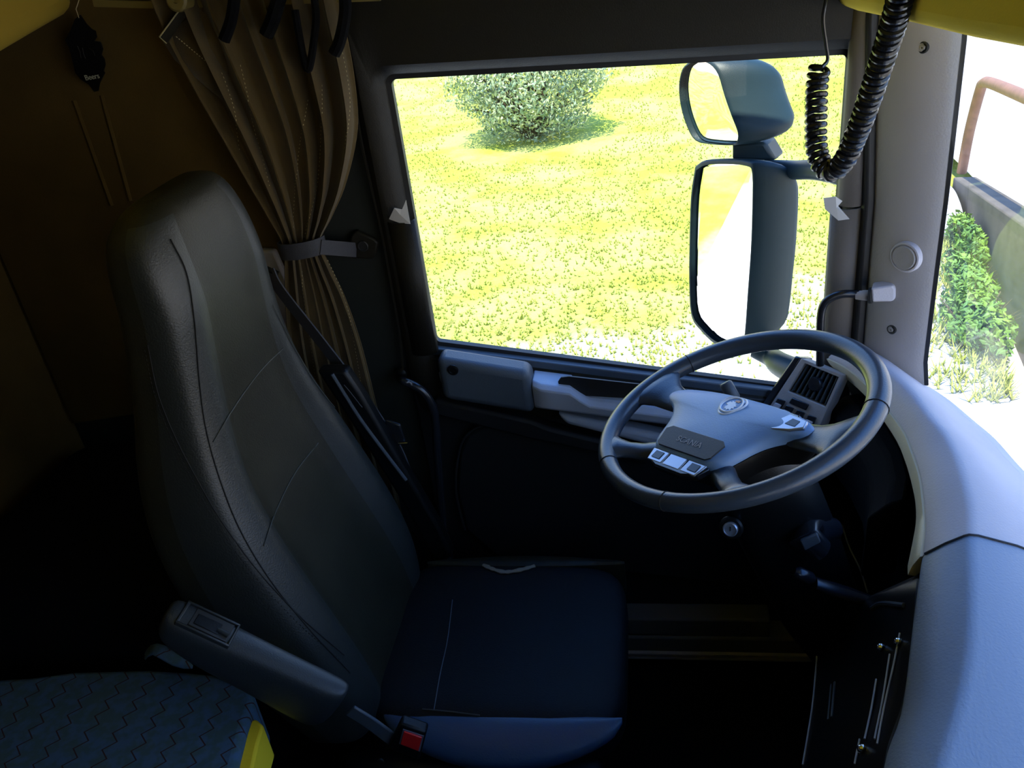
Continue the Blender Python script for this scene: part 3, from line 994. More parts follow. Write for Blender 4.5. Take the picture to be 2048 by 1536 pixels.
# joint lines that cut the corners off the pad
for sg in (-1, 1):
    MB().add(*g_tube([Wp(sg * 0.112, 0.026, 0.0105), Wp(sg * 0.118, 0.005, 0.0115), Wp(sg * 0.108, -0.030, 0.0095)], 0.0009, 6)).build('pad_joint', M_seam, wheel)
# lower cushion plate with embossed word
lo = [(-0.066, -0.088), (-0.056, -0.080), (0.056, -0.080), (0.066, -0.088), (0.060, -0.116), (0.052, -0.122), (-0.052, -0.122), (-0.060, -0.116)]
lpad = MB().add(*g_prism([Wp(a, b, 0.0130 + 0.155 * (b + 0.12)) for a, b in lo], NW * 0.0022)).build('lower_plate', M_wpad2, wheel, bevel=0.004, seg=3)
text_mesh('embossed_word', 'SCANIA', 0.0155, Wp(0, -0.101, 0.0184), AU, AV + NW * 0.155, M_pillar, lpad, 0.0004)
# lower button group
bt = MB().add(*g_prism([Wp(a, b, -0.006) for a, b in ((-0.064, -0.126), (0.064, -0.126), (0.056, -0.148), (0.03, -0.158), (-0.03, -0.158), (-0.056, -0.148))], NW * 0.012)).build('button_housing', M_gloss, wheel, bevel=0.003)
for u0, u1, nm in ((-0.060, -0.022, 'button'), (-0.019, 0.019, 'button'), (0.022, 0.060, 'button')):
    b_ = MB().add(*g_prism([Wp(u0, -0.127, 0.006), Wp(u1, -0.127, 0.006), Wp(u1 * (0.9 if u1 > 0.03 else 1), -0.151, 0.003), Wp(u0 * (0.9 if u0 < -0.03 else 1), -0.151, 0.003)], NW * 0.0035)).build(nm, M_silver if nm else M_gloss, bt, bevel=0.0015)
    if abs(u0 + u1) > 0.01:
        uc = (u0 + u1) / 2
        MB().add(*g_prism([Wp(uc - 0.008, -0.131, 0.0094), Wp(uc + 0.010, -0.131, 0.0094), Wp(uc + 0.010, -0.145, 0.0078), Wp(uc - 0.008, -0.145, 0.0078)], NW * 0.0006)).build('button_window', M_gloss, bt, smooth=False)
# button group on the right corner and a matching one on the left
for sg in (1,):
    b_ = MB().add(*g_prism([Wp(sg * a, b, 0.0105) for a, b in ((0.092, -0.004), (0.104, 0.018), (0.140, 0.012), (0.146, -0.004), (0.128, -0.016), (0.098, -0.024))], NW * 0.0065)).build('corner_button', M_silver, wheel, bevel=0.002)
    MB().add(*g_prism([Wp(sg * a, b, 0.0171) for a, b in ((0.112, -0.006), (0.116, 0.008), (0.131, 0.006), (0.131, -0.007))], NW * 0.0006)).build('button_window', M_gloss, b_, smooth=False)
# emblem: lobed white ring, blue field, crowned griffin head
em = MB().add(*g_disc(Wp(0, 0.0, 0.0175), NW, 0, 0, 40, [(0.019, 0), (0.019, 0.0022), (0.0185, 0.0028), (0.001, 0.0030)])).build('emblem', M_emblue, hub)
def ering(fr, h, r, t0=0, t1=360):
    return g_tube([Wp(fr(radians(a)) * cos(radians(a)), fr(radians(a)) * sin(radians(a)), h) for a in range(t0, t1 + 1, 6)], r, 6)
em_r = MB()
em_r.add(*ering(lambda a: 0.0188, 0.0209, 0.0016))
em_r.add(*ering(lambda a: 0.0225 + 0.0025 * cos(3 * (a - radians(30))), 0.0200, 0.0016))
em_r.build('emblem_ring', M_white, hub)
# griffin silhouette: beak, head, crest, neck with feathers
gr = [(-0.002, 0.009), (-0.006, 0.0105), (-0.004, 0.0065), (-0.009, 0.0075), (-0.011, 0.004), (-0.0125, 0.0005), (-0.010, 0.0015), (-0.009, -0.001), (-0.006, -0.0005), (-0.007, -0.004), (-0.010, -0.008), (-0.006, -0.0075), (-0.007, -0.012), (-0.003, -0.010), (0.0, -0.014), (0.002, -0.010), (0.007, -0.012), (0.006, -0.007), (0.011, -0.007), (0.008, -0.003), (0.012, 0.0), (0.007, 0.0015), (0.008, 0.005), (0.004, 0.0045), (0.003, 0.008)]
MB().add(*g_prism([Wp(a, b - 0.001, 0.0203) for a, b in gr], NW * 0.0008)).build('griffin_head', M_white, hub, smooth=False)
cr = [(0.000, 0.0095), (-0.001, 0.0145), (0.002, 0.012), (0.004, 0.0155), (0.006, 0.012), (0.0095, 0.0135), (0.0075, 0.0085)]
MB().add(*g_prism([Wp(a, b - 0.001, 0.0203) for a, b in cr], NW * 0.0008)).build('griffin_crown', M_orange, hub, smooth=False)

# ------------------------------------------------------------------ steering column, key switch, stalks
colm = empty('steering_column', (0.05, 0.62, 0.0), 'black steering column shroud under the wheel with a metal key switch', 'steering column')
path = [W0 - NW * 0.045, W0 - NW * 0.08, W0 - NW * 0.16 + V((0.01, 0, 0)), V((0.09, 0.62, 0.74)), V((0.16, 0.62, 0.55)), V((0.30, 0.62, 0.30))]
hw_ = [(0.055, 0.055), (0.075, 0.065), (0.085, 0.065), (0.085, 0.070), (0.075, 0.07), (0.06, 0.06)]
rings = []
for p, (a, b) in zip(path, hw_):
    rings.append([p + V((a * (abs(cos(t)) ** 0.6) * (1 if cos(t) > 0 else -1), b * (abs(sin(t)) ** 0.6) * (1 if sin(t) > 0 else -1), 0)) for t in [2 * pi * k / 20 for k in range(20)]])
vs, fs = g_loft(rings)
shr = mesh('column_shroud', vs, fs, M_black, colm)
T_col = bvh_of(shr)
hh = onto(T_col, [(1462, 1056)], 0)
hh = hh[0] if hh else P(1462, 1056, y=0.56)
kd = V((-0.3, -1, 0.35)).normalized()
MB().add(*g_disc(hh - kd * 0.004, kd, 0, 0, 28, [(0.020, 0), (0.020, 0.004), (0.017, 0.007), (0.0135, 0.007)])).build('switch_collar', M_black, colm)
kb = MB().add(*g_disc(hh + kd * 0.002, kd, 0, 0, 28, [(0.0125, 0), (0.0125, 0.006), (0.0105, 0.0075), (0.010, 0.005), (0.002, 0.005)])).build('key_barrel', M_silver, colm)
MB().add(*g_box(hh + kd * 0.007 - V((0.0012, 0.001, 0.005)), hh + kd * 0.0075 + V((0.0012, 0.001, 0.005)))).build('key_slot', M_rubber, kb)
# stalk with ribbed end seen above the hub
s0, s1 = P(1470, 800, y=0.86), P(1450, 765, y=0.875)
st = empty('indicator_stalk', W0 - NW * 0.07 + V((0, 0.07, 0)), 'short dark column stalk with knurled end poking out above the wheel hub', 'stalk')
a0 = W0 - NW * 0.075 + V((0.0, 0.06, 0))
MB().add(*g_tube([a0, a0.lerp(s0, 0.6), s0], [0.007, 0.008, 0.010], 12)).build('stalk_arm', M_black, st)
dd = (s1 - s0).normalized()
MB().add(*g_tube([s0, s0 + dd * 0.004, s1 - dd * 0.003, s1], [0.0105, 0.0125, 0.0125, 0.010], 16)).build('stalk_end', M_door, st)
# levers at the right of the column
def lever(nm, label, pts, rs, m_, tipm=None):
    e = empty(nm, pts[0], label, 'lever')
    MB().add(*g_tube(pts, rs, 14, flat=0.6)).build('lever_arm', m_, e)
    return e
b0, b1 = P(1742, 1204, y=0.50), P(1630, 1166, y=0.50)
lv = lever('gear_lever', 'glossy blue-black lever sticking out of the lower dashboard below the wheel', [V((0.26, 0.50, 0.69)), b0, b0.lerp(b1, 0.5), b1], [0.012, 0.014, 0.016, 0.013], M_gloss)
t0, t1 = P(1628, 1160, y=0.50), P(1588, 1142, y=0.50)
MB().add(*g_tube([t0, t0.lerp(t1, 0.2), t0.lerp(t1, 0.8), t1], [0.006, 0.011, 0.011, 0.006], 14)).build('lever_tip', M_gloss, lv)
pod0, pod1 = P(1590, 1062, y=0.54), P(1642, 1100, y=0.54)
pod = empty('control_pod', V((0.16, 0.58, 0.72)), 'small rounded black control pod with a grey face below the wheel', 'control')
MB().add(*g_tube([V((0.16, 0.60, 0.76)), pod0.lerp(V((0.16, 0.60, 0.76)), 0.4), pod0.lerp(pod1, 0.3), pod1], [0.020, 0.026, 0.028, 0.020], 18)).build('pod_body', M_gloss, pod)
MB().add(*g_prism([P(a, b, y=0.512) for a, b in ((1600, 1082), (1635, 1068), (1642, 1085), (1610, 1102))], (0, 0.006, 0))).build('pod_face', M_door, pod, bevel=0.002)

# ================================================================== DRIVER'S SEAT
seat = empty('driver_seat', (-0.45, 0.62, 0.0), 'black leather high-backed driver seat facing the steering wheel', 'seat')
YC = 0.615
# rows: z, half width, front x (centre), thickness, bolster height
rows = [(0.44, 0.235, -0.655, 0.13, 0.012), (0.50, 0.245, -0.668, 0.15, 0.030), (0.58, 0.250, -0.692, 0.17, 0.050), (0.68, 0.252, -0.728, 0.17, 0.062), (0.78, 0.250, -0.762, 0.165, 0.062),
        (0.88, 0.243, -0.789, 0.155, 0.054), (0.96, 0.228, -0.805, 0.145, 0.045), (1.04, 0.208, -0.810, 0.135, 0.034), (1.12, 0.190, -0.804, 0.125, 0.022), (1.20, 0.178, -0.795, 0.12, 0.014),
        (1.27, 0.171, -0.788, 0.118, 0.010), (1.33, 0.166, -0.790, 0.112, 0.004), (1.375, 0.154, -0.797, 0.100, 0.0), (1.402, 0.132, -0.806, 0.080, 0.0), (1.417, 0.105, -0.818, 0.055, 0.0), (1.424, 0.065, -0.832, 0.028, 0.0)]
def interp_rows(rs, n):
    pts = [V((r[0], r[1], r[2])) for r in rs]
    pt2 = [V((r[0], r[3], r[4])) for r in rs]
    a = spline(pts, n)
    b = spline(pt2, n)
    return [(p.x, p.y, p.z, q.y, q.z) for p, q in zip(a, b)]
rings = []
NR = 48
for z, hw, xf, th, bo in interp_rows(rows, 4):
    ring = []
    for k in range(NR):
        a = 2 * pi * k / NR
        ca, sa = cos(a), sin(a)
        e = 0.42
        ef = 0.80 if ca > 0 else e
        yy = (abs(sa) ** (0.62 if ca > 0 else e)) * (1 if sa > 0 else -1)
        xx = (abs(ca) ** ef) * (1 if ca > 0 else -1)
        x = xf - th / 2 + xx * th / 2
        if ca > 0:                                  # front: bolsters stand proud of the middle
            s = abs(yy)
            t = max(0.0, min(1.0, (s - 0.46) / 0.26))
            x += bo * t * t * (3 - 2 * t) * min(1, ca * 3) + bo * 0.15 * (1 - t)
        ring.append(V((x, YC + yy * hw, z)))
    rings.append(ring)
vs, fs = g_loft(rings)
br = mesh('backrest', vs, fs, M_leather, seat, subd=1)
br.data.materials.append(M_bol2)
for i_, p_ in enumerate(br.data.polygons):
    if i_ < (len(rings) - 1) * NR:
        a = 2 * pi * ((i_ % NR) + 0.5) / NR
        if cos(a) > 0 and abs(sin(a)) ** 0.62 > 0.58 and i_ // NR < 52:
            p_.material_index = 1
T_br = bvh_of(br)
def line_on(tree, px, r, m_, nm, parent, lift=0.001, sub=6):
    pts = []
    pxs = spline([V((a, b, 0)) for a, b in px], sub)
    pts = onto(tree, [(p.x, p.y) for p in pxs], lift)
    if len(pts) > 1:
        return MB().add(*g_tube(pts, r, 6)).build(nm, m_, parent)
def stitches_on(tree, px, m_, nm, parent, ln=0.004, gap=0.003, r=0.0006, lift=0.0008, sub=60):
    pxs = spline([V((a, b, 0)) for a, b in px], sub)
    pts = onto(tree, [(p.x, p.y) for p in pxs], lift)
    mb = MB()
    acc, run = 0.0, []
    for a, b in zip(pts, pts[1:]):
        d = (b - a).length
        if d > 0.012:
            acc, run = 0.0, []
            if len(mb.f) > 5 * 7:
                mb.build(nm, m_, parent)
            mb = MB()
            continue
        acc += d
        if acc <= ln:
            run = run or [a]
            run.append(b)
        else:
            if len(run) > 1:
                mb.add(*g_tube([run[0], run[-1]], r, 5))
            run = []
            if acc > ln + gap:
                acc = 0.0
    if len(mb.f) > 5 * 7:
        return mb.build(nm, m_, parent)
line_on(T_br, [(426, 884), (470, 810), (520, 742), (566, 696)], 0.0011, M_pipe, 'panel_seam', br)
line_on(T_br, [(527, 1092), (552, 1020), (590, 945), (636, 886)], 0.0011, M_pipe, 'panel_seam', br)
line_on(T_br, [(340, 478), (372, 545), (388, 640), (398, 760), (412, 860), (440, 960), (480, 1060), (540, 1160), (620, 1260), (700, 1345)], 0.0010, M_seam, 'bolster_seam', br)
stitches_on(T_br, [(290, 700), (310, 790), (345, 880), (385, 960), (430, 1040), (500, 1140), (590, 1240), (680, 1320)], M_seam, 'bolster_stitching', br)
line_on(T_br, [(296, 690), (316, 785), (350, 872), (391, 952), (437, 1032), (507, 1131), (597, 1230), (688, 1310)], 0.0009, M_seam, 'bolster_seam', br)
line_on(T_br, [(545, 610), (590, 700), (640, 780), (700, 850), (770, 930)], 0.0008, M_pipe, 'bolster_seam', br)

# cushion
def super_box(x0, x1, y0, y1, z0, z1, e=0.35, n=40, m_=18, bolst=0.0, frontdrop=0.0):
    rings = []
    for i in range(m_ + 1):
        f = -pi / 2 + pi * i / m_
        cf = abs(cos(f)) ** e
        sf = (abs(sin(f)) ** e) * (1 if sin(f) > 0 else -1)
        ring = []
        for k in range(n):
            a = 2 * pi * k / n
            ca = (abs(cos(a)) ** e) * (1 if cos(a) > 0 else -1)
            sa = (abs(sin(a)) ** e) * (1 if sin(a) > 0 else -1)
            x = (x0 + x1) / 2 + ca * cf * (x1 - x0) / 2
            y = (y0 + y1) / 2 + sa * cf * (y1 - y0) / 2
            z = (z0 + z1) / 2 + sf * (z1 - z0) / 2
            if sf > 0:
                s = abs(sa * cf)
                z += bolst * max(0, (s - 0.55) / 0.45) * sf
                z -= frontdrop * max(0, (x - (x0 + x1) / 2) / (x1 - x0) * 2) ** 2 * sf
            ring.append(V((x, y, z)))
        rings.append(ring)
    return g_loft(rings)
vs, fs = super_box(-0.70, -0.198, 0.408, 0.842, 0.355, 0.485, 0.36, bolst=0.012, frontdrop=0.008)
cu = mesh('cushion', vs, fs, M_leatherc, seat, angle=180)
# outer side roll of the cushion (smooth leather, sky light put into its colour)
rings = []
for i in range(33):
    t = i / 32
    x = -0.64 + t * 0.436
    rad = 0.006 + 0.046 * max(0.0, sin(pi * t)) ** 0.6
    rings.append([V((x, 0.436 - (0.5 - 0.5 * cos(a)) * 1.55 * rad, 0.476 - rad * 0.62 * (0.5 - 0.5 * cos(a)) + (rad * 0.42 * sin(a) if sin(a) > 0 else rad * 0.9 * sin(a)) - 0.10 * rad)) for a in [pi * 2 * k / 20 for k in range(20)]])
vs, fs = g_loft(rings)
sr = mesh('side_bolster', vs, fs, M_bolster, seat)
mb = MB()
rings = []
for i in range(25):
    t = i / 24
    x = -0.64 + t * 0.435
    bul = sin(pi * t) ** 0.6
    rad = 0.012 + 0.034 * bul
    rings.append([V((x, 0.825 + rad * max(-0.2, sin(a)) * 1.1, 0.44 + 0.05 * cos(a))) for a in [pi * 2 * k / 16 for k in range(16)]])
vs, fs = g_loft(rings)
sr2 = mesh('side_bolster', vs, fs, M_leather, seat)
T_cu = bvh_of(cu)
line_on(T_cu, [(905, 1200), (895, 1280), (880, 1350), (868, 1420)], 0.001, M_door, 'cushion_seam', cu)
# torn covering on the far edge
tp = onto(T_cu, [(966, 1132), (985, 1140), (1010, 1146), (1040, 1142), (1070, 1134), (1105, 1128), (1130, 1122), (1150, 1114)], 0.003)
if len(tp) > 3:
    rs = [0.004 + 0.003 * ((k * 37) % 5) / 5 for k in range(len(spline(tp, 4)))]
    MB().add(*g_tube(spline(tp, 4), rs, 6, flat=0.5)).build('torn_edge', M_torn, cu)
tp = onto(T_cu, [(845, 1419), (900, 1424), (960, 1431)], 0.002)
if len(tp) > 1:
    MB().add(*g_tube(tp, 0.0012, 5)).build('cushion_seam', M_pipe, cu)
# base and rails under the seat
MB().add(*g_box((-0.66, 0.45, 0.20), (-0.26, 0.80, 0.37))).build('seat_base', M_black, seat, bevel=0.03, seg=3)
MB().add(*g_box((-0.60, 0.47, 0.0), (-0.30, 0.78, 0.21))).build('seat_pedestal', M_black, seat, bevel=0.02)
vs, fs = super_box(-0.74, -0.24, 0.385, 0.46, 0.30, 0.385, 0.5)
mesh('side_skirt', vs, fs, M_black, seat)
# armrest, hinged beside the backrest and sloping forward
ya = 0.30
A0, A1 = P(330, 1225, y=ya), P(690, 1392, y=ya)
dA = (A1 - A0).normalized()
upA = V((-dA.z, 0, dA.x))
if upA.z < 0:
    upA = -upA
La = (A1 - A0).length
prof = [(0.0, 0.014, 0.012), (0.02, 0.026, 0.026), (0.07, 0.031, 0.034), (0.30, 0.032, 0.042), (0.50, 0.028, 0.046), (0.75, 0.027, 0.052), (0.92, 0.027, 0.056), (0.98, 0.021, 0.046), (1.0, 0.010, 0.024)]
rings = []
for t, hy, hz in prof:
    c = A0 + dA * La * t - upA * max(0.0, hz - 0.020)
    rings.append([c + V((0, 1, 0)) * hy * (abs(cos(a)) ** 0.6) * (1 if cos(a) > 0 else -1) + upA * hz * (abs(sin(a)) ** 0.7) * (1 if sin(a) > 0 else -1) for a in [2 * pi * k / 20 for k in range(20)]])
vs, fs = g_loft(rings)
arm = mesh('armrest', vs, fs, M_black, seat, subd=1)
MATS['arm'] = mat('armrest_plastic', (0.018, 0.022, 0.025), 0.45, bump=0.3)
arm.data.materials[0] = MATS['arm']
def Ap(t, s, h):
    return A0 + dA * La * t + V((0, -1, 0)) * s + upA * h
fr2 = MB()
for (t0, t1, s0_, s1_) in ((0.07, 0.36, 0.019, 0.023), (0.07, 0.36, -0.023, -0.019), (0.345, 0.36, -0.02, 0.02), (0.07, 0.09, -0.02, 0.02)):
    fr2.add(*g_prism([Ap(t0, s0_, 0.012), Ap(t1, s0_, 0.012), Ap(t1, s1_, 0.012), Ap(t0, s1_, 0.012)], upA * 0.0095))
rec = MB().add(*g_prism([Ap(0.13, -0.017, 0.010), Ap(0.335, -0.017, 0.010), Ap(0.335, 0.017, 0.010), Ap(0.13, 0.017, 0.010)], upA * 0.0102)).build('adjuster_recess', M_rubber, arm, bevel=0.001)
fr2.build('adjuster_surround', MATS['arm'], arm, bevel=0.002)
MB().add(*g_prism([Ap(0.15, -0.008, 0.013), Ap(0.28, -0.008, 0.013), Ap(0.28, 0.012, 0.013), Ap(0.15, 0.012, 0.013)], upA * 0.0085)).build('adjuster_slider', M_black, arm, bevel=0.001)
MB().add(*g_tube([Ap(0.27, 0.004, 0.021), Ap(0.33, 0.006, 0.022)], [0.004, 0.0045], 10)).build('adjuster_tab', MATS['arm'], arm)
# buckle on its stalk
bk = empty('belt_buckle', P(790, 1500, y=0.33), 'black seat belt buckle with a bright red button beside the cushion', 'buckle')
bq = [P(a, b, y=0.335) for a, b in ((800, 1448), (853, 1466), (838, 1522), (775, 1498))]
MB().add(*g_prism(bq, (0, 0.022, 0))).build('buckle_body', M_black, bk, bevel=0.005, seg=3)
rq = [P(a, b, y=0.3345) for a, b in ((806, 1458), (848, 1472), (840, 1503), (798, 1487))]
MB().add(*g_prism([p + V((0, -0.0006, 0)) for p in rq], (0, 0.003, 0))).build('buckle_surround', M_silver, bk)
cq = sum(rq, V()) / 4
MB().add(*g_prism([cq + (p - cq) * 0.86 + V((0, -0.003, 0)) for p in rq], (0, 0.004, 0))).build('release_button', M_red, bk, bevel=0.001)
sb = P(700, 1425, y=0.335)
MB().add(*g_ribbon(spline([P(700, 1420, y=0.345), P(740, 1445, y=0.345), P(800, 1490, y=0.35)], 5), (0.3, 0, 1), 0.028, 0.006)).build('buckle_stalk', M_door, bk, bevel=0.002)
sc = P(762, 1522, y=0.345)
MB().add(*g_disc(sc, (0, -1, 0.2), 0, 0, 16, [(0.006, 0), (0.006, 0.003), (0.003, 0.004)])).build('anchor_bolt', M_frame, bk)
# belt tower on the door side of the seat
tq = [P(a, b, y=0.885) for a, b in ((632, 742), (690, 742), (722, 790), (806, 935), (880, 1060), (905, 1115), (870, 1125), (800, 1000), (700, 845))]
tw = MB().add(*g_prism(tq, (0, 0.035, 0))).build('belt_tower', M_black, seat, bevel=0.008, seg=3)
eq = [P(a, b, y=0.883) for a, b in ((664, 748), (690, 790), (722, 840), (770, 905), (812, 960))]
MB().add(*g_tube(spline(eq, 4), 0.004, 8)).build('tower_edge', M_door, tw)
for k in range(4):
    a = P(688 + 7 * k, 770 + 9 * k, y=0.882)
    MB().add(*g_tube([a, a + V((0.012, 0, -0.022))], 0.0012, 6)).build('tower_slot', M_rubber, tw)

# ------------------------------------------------------------------ seat belt
belt = empty('seat_belt', P(540, 545, y=1.0), 'dark grey seat belt running down from the side wall behind the driver seat', 'seat belt')
bp = [P(538, 538, y=0.968), P(560, 580, y=0.962), P(640, 682, y=0.945), P(712, 775, y=0.932), P(756, 838, y=0.93), P(795, 900, y=0.93), P(830, 990, y=0.93), P(870, 1070, y=0.94), P(900, 1130, y=0.95)]
MB().add(*g_ribbon(spline(bp, 6), (0.75, -0.4, 0.45), 0.034, 0.003)).build('webbing', M_belt, belt)
MB().add(*g_tube([P(530, 536, y=0.968), P(556, 548, y=0.968)], 0.006, 10)).build('belt_guide', M_black, belt)
bt_ = [P(a, b, y=0.915) for a, b in ((770, 840), (800, 850), (812, 888), (792, 892), (774, 872))]
MB().add(*g_prism(bt_, (0, 0.008, 0))).build('belt_tongue', M_gloss, belt, bevel=0.003)
MB().add(*g_tube([P(796, 887, y=0.912), P(815, 886, y=0.912)], 0.0012, 6)).build('tongue_edge', M_chrome, belt)
ln = [P(824, 1062, y=0.92), P(838, 1082, y=0.92), P(848, 1100, y=0.92), P(858, 1125, y=0.92)]
MB().add(*g_tube(ln, 0.0012, 6)).build('belt_cable', M_chrome, belt)
MB().add(*g_disc(P(893, 1120, y=0.93), (-0.2, -1, 0.5), 0, 0, 18, [(0.016, 0), (0.016, 0.005), (0.010, 0.009), (0.002, 0.010)])).build('anchor_cap', M_gloss, belt)
# pale cover plate behind the belt
o = MB().add(*g_prism([P(a, b, y=1.06) for a, b in ((518, 500), (548, 502), (560, 530), (600, 620), (640, 720), (640, 780), (600, 740), (520, 560))], (0, 0.02, 0))).build('belt_cover_plate', M_pillar, bevel=0.006)
tag(o, 'pale grey cover plate on the side wall where the seat belt comes out', 'cover')

# ------------------------------------------------------------------ black grab handle at the rear edge of the door
gh = [P(a, b, y=0.985) for a, b in ((806, 762), (822, 768), (845, 782), (862, 806), (870, 835), (874, 900), (880, 980), (888, 1060), (905, 1130))]
gh = [P(802, 760, y=1.05)] + gh + [P(912, 1140, y=1.05)]
o = empty('grab_handle', gh[-1], 'glossy black curved grab handle at the rear edge of the door', 'handle', 'black grab handles')
MB().add(*g_tube(spline(gh, 5), 0.0095, 12)).build('handle_bar', M_gloss, o)
MB().add(*g_disc(P(804, 745, y=1.055), (-0.2, -1, 0), 0, 0, 14, [(0.014, 0), (0.014, 0.006), (0.008, 0.012), (0.002, 0.013)])).build('handle_mount', M_black, o)

# pillar grab handle
o = empty('grab_handle', P(1640, 700, y=0.985), 'bent black grab handle fixed to the windscreen pillar above the wheel', 'handle')
ph = [P(a, b, y=c) for a, b, c in ((1640, 730, 0.985), (1640, 690, 0.985), (1641, 640, 0.985), (1646, 612, 0.985), (1660, 597, 0.985), (1685, 588, 0.985), (1715, 588, 0.985), (1742, 590, 0.975))]
MB().add(*g_tube(spline(ph, 5), 0.0078, 12)).build('handle_bar', M_gloss, o)
MB().add(*g_tube([P(1712, 590, y=0.985), P(1742, 591, y=0.975)], [0.0085, 0.011], 12)).build('handle_sleeve', M_pillar, o)
MB().add(*g_tube([P(1738, 591, y=0.976), P(1744, 591, y=0.974)], [0.0155, 0.0155], 14)).build('handle_collar', M_rubber, o)
hb = [P(a, b, y=0.968) for a, b in ((1742, 577), (1785, 571), (1791, 577), (1791, 598), (1784, 604), (1744, 605))]
MB().add(*g_prism(hb, (0.01, 0.03, 0))).build('handle_bracket', M_dash, o, bevel=0.004, seg=3)

# ------------------------------------------------------------------ coiled cord
cp = [P(a, b, y=c) for a, b, c in ((1640, 132, 0.82), (1634, 170, 0.82), (1632, 230, 0.80), (1632, 285, 0.785), (1640, 322, 0.77), (1660, 343, 0.755), (1686, 325, 0.74), (1712, 270, 0.72), (1738, 200, 0.69), (1764, 120, 0.66), (1786, 50, 0.63), (1802, -10, 0.60), (1812, -60, 0.58))]
cpts = spline(cp, 40)
L = [0]
for a, b in zip(cpts, cpts[1:]):
    L.append(L[-1] + (b - a).length)
tot = L[-1]
pitch = 0.0112
turns = tot / pitch
path, up = [], V((0, -1, 0))
j = 0
nst = int(turns * 14)
for k in range(nst + 1):
    s = tot * k / nst
    while j < len(L) - 2 and L[j + 1] < s:
        j += 1
    p = cpts[j].lerp(cpts[j + 1], (s - L[j]) / (L[j + 1] - L[j]))
    t = (cpts[j + 1] - cpts[j]).normalized()
    e = (up - t * up.dot(t)).normalized()
    qv = t.cross(e)
    a = 2 * pi * turns * k / nst
    r_ = 0.0125
    path.append(p + (e * cos(a) + qv * sin(a)) * r_)
cord = empty('coiled_cord', cp[5], 'black coiled telephone-style cord hanging in a loop beside the side window', 'cord')
MB().add(*g_tube(path, 0.0047, 8)).build('coil', M_gloss, cord)
fp = [path[0], P(1655, 120, y=0.82), P(1652, 90, y=0.82), P(1646, 40, y=0.82), P(1652, 0, y=0.82), P(1658, -40, y=0.82)]
MB().add(*g_tube(spline(fp, 6), 0.0028, 8)).build('straight_lead', M_gloss, cord)

# ------------------------------------------------------------------ tape scraps on the window frame
def scrap(label, px, y, nn, m_=M_tape):
    pts = [P(a, b, y=y) for a, b in px]
    c = sum(pts, V()) / len(pts)
    pts = [p + V((0, -0.006 * ((i * 2) % 3) / 2, 0)) for i, p in enumerate(pts)]
    vs = pts + [c + V((0, -0.006, 0))]
    n = len(pts)
    fs = [(i, (i + 1) % n, n) for i in range(n)]
    o = mesh('tape_scrap', vs, fs, m_, smooth=False, solid=0.0006)
    tag(o, label, 'tape', 'torn tape scraps on the window frame')
scrap('torn grey tape scrap stuck on the rear edge of the side window frame', [(778, 438), (790, 414), (806, 418), (812, 400), (822, 446), (800, 445)], 1.035, None)
scrap('crumpled pale tape scrap stuck at the front edge of the side window', [(1647, 396), (1670, 391), (1684, 401), (1676, 412), (1698, 436), (1676, 440), (1650, 418)], 1.028, None)

# ================================================================== CURTAIN SIDE
cur = empty('curtain', (-0.84, 1.0, 0.5), 'brown gathered cloth curtain with pale stitching beside the door', 'curtain')
YCU = 1.0
prf = [  # z, x left, x right, fold depth
    (1.70, -1.00, -0.655, 0.030), (1.60, -0.985, -0.655, 0.032), (1.50, -0.960, -0.655, 0.030), (1.40, -0.930, -0.668, 0.026), (1.30, -0.900, -0.712, 0.022), (1.235, -0.880, -0.755, 0.018),
    (1.185, -0.868, -0.790, 0.014), (1.13, -0.878, -0.782, 0.013), (1.06, -0.895, -0.765, 0.011), (0.95, -0.915, -0.752, 0.009), (0.80, -0.925, -0.748, 0.008), (0.60, -0.93, -0.745, 0.008), (0.40, -0.935, -0.745, 0.008)]
pa = spline([V((a[0], a[1], a[2])) for a in prf], 6)
pb = spline([V((a[0], a[3], 0)) for a in prf], 6)
NF, NX = 6.5, 120
rows_ = []
for p, q_ in zip(pa, pb):
    row = []
    for k in range(NX + 1):
        s = k / NX
        ss = s + 0.012 * sin(s * 23 + 1.3)
        ph_ = 2 * pi * NF * ss
        amp = q_.y * (0.75 + 0.35 * sin(s * 9 + 0.7))
        x = p.y + (p.z - p.y) * s + 0.006 * sin(ph_ * 1.0 + 1.57) * (1 if 0.02 < s < 0.98 else 0)
        row.append(V((x, YCU + amp * (abs(sin(ph_ / 2)) ** 0.8 * 2 - 1) * 0.9, p.x)))
    rows_.append(row)
vs, fs = g_loft(rows_, False, False)
cm = mesh('curtain_cloth', vs, fs, M_curt, cur, solid=0.002)
T_cm = bvh_of(cm)
# loose upper corner folding out to the left
fl = [P(400, 20, y=1.02), P(322, 76, y=1.0), P(350, 120, y=1.0), P(420, 180, y=1.01), P(445, 200, y=1.02), P(470, 60, y=1.02)]
mesh('loose_corner', fl + [(sum(fl, V()) / 6) + V((0, -0.015, 0))], [(i, (i + 1) % 6, 6) for i in range(6)], M_curt, cur, solid=0.002)
lt = MB()
a_, b_2 = P(352, 73, y=0.985), P(418, 128, y=0.99)
for k in range(13):
    lt.add(*g_tube([a_.lerp(b_2, k / 13), a_.lerp(b_2, (k + 0.5) / 13)], 0.0008, 5))
lt.build('stitching', M_stitch, cur)
tb = MB().add(*g_prism([P(a, b, y=0.985) for a, b in ((361, 20), (378, 20), (334, 86), (319, 75))], (0, 0.004, 0))).build('fastening_tab', M_rubber, cur)
MB().add(*g_tube([P(359, 20, y=0.984), P(319, 74, y=0.984), P(333, 87, y=0.984)], 0.0013, 6)).build('tab_edge', M_stitch, cur)
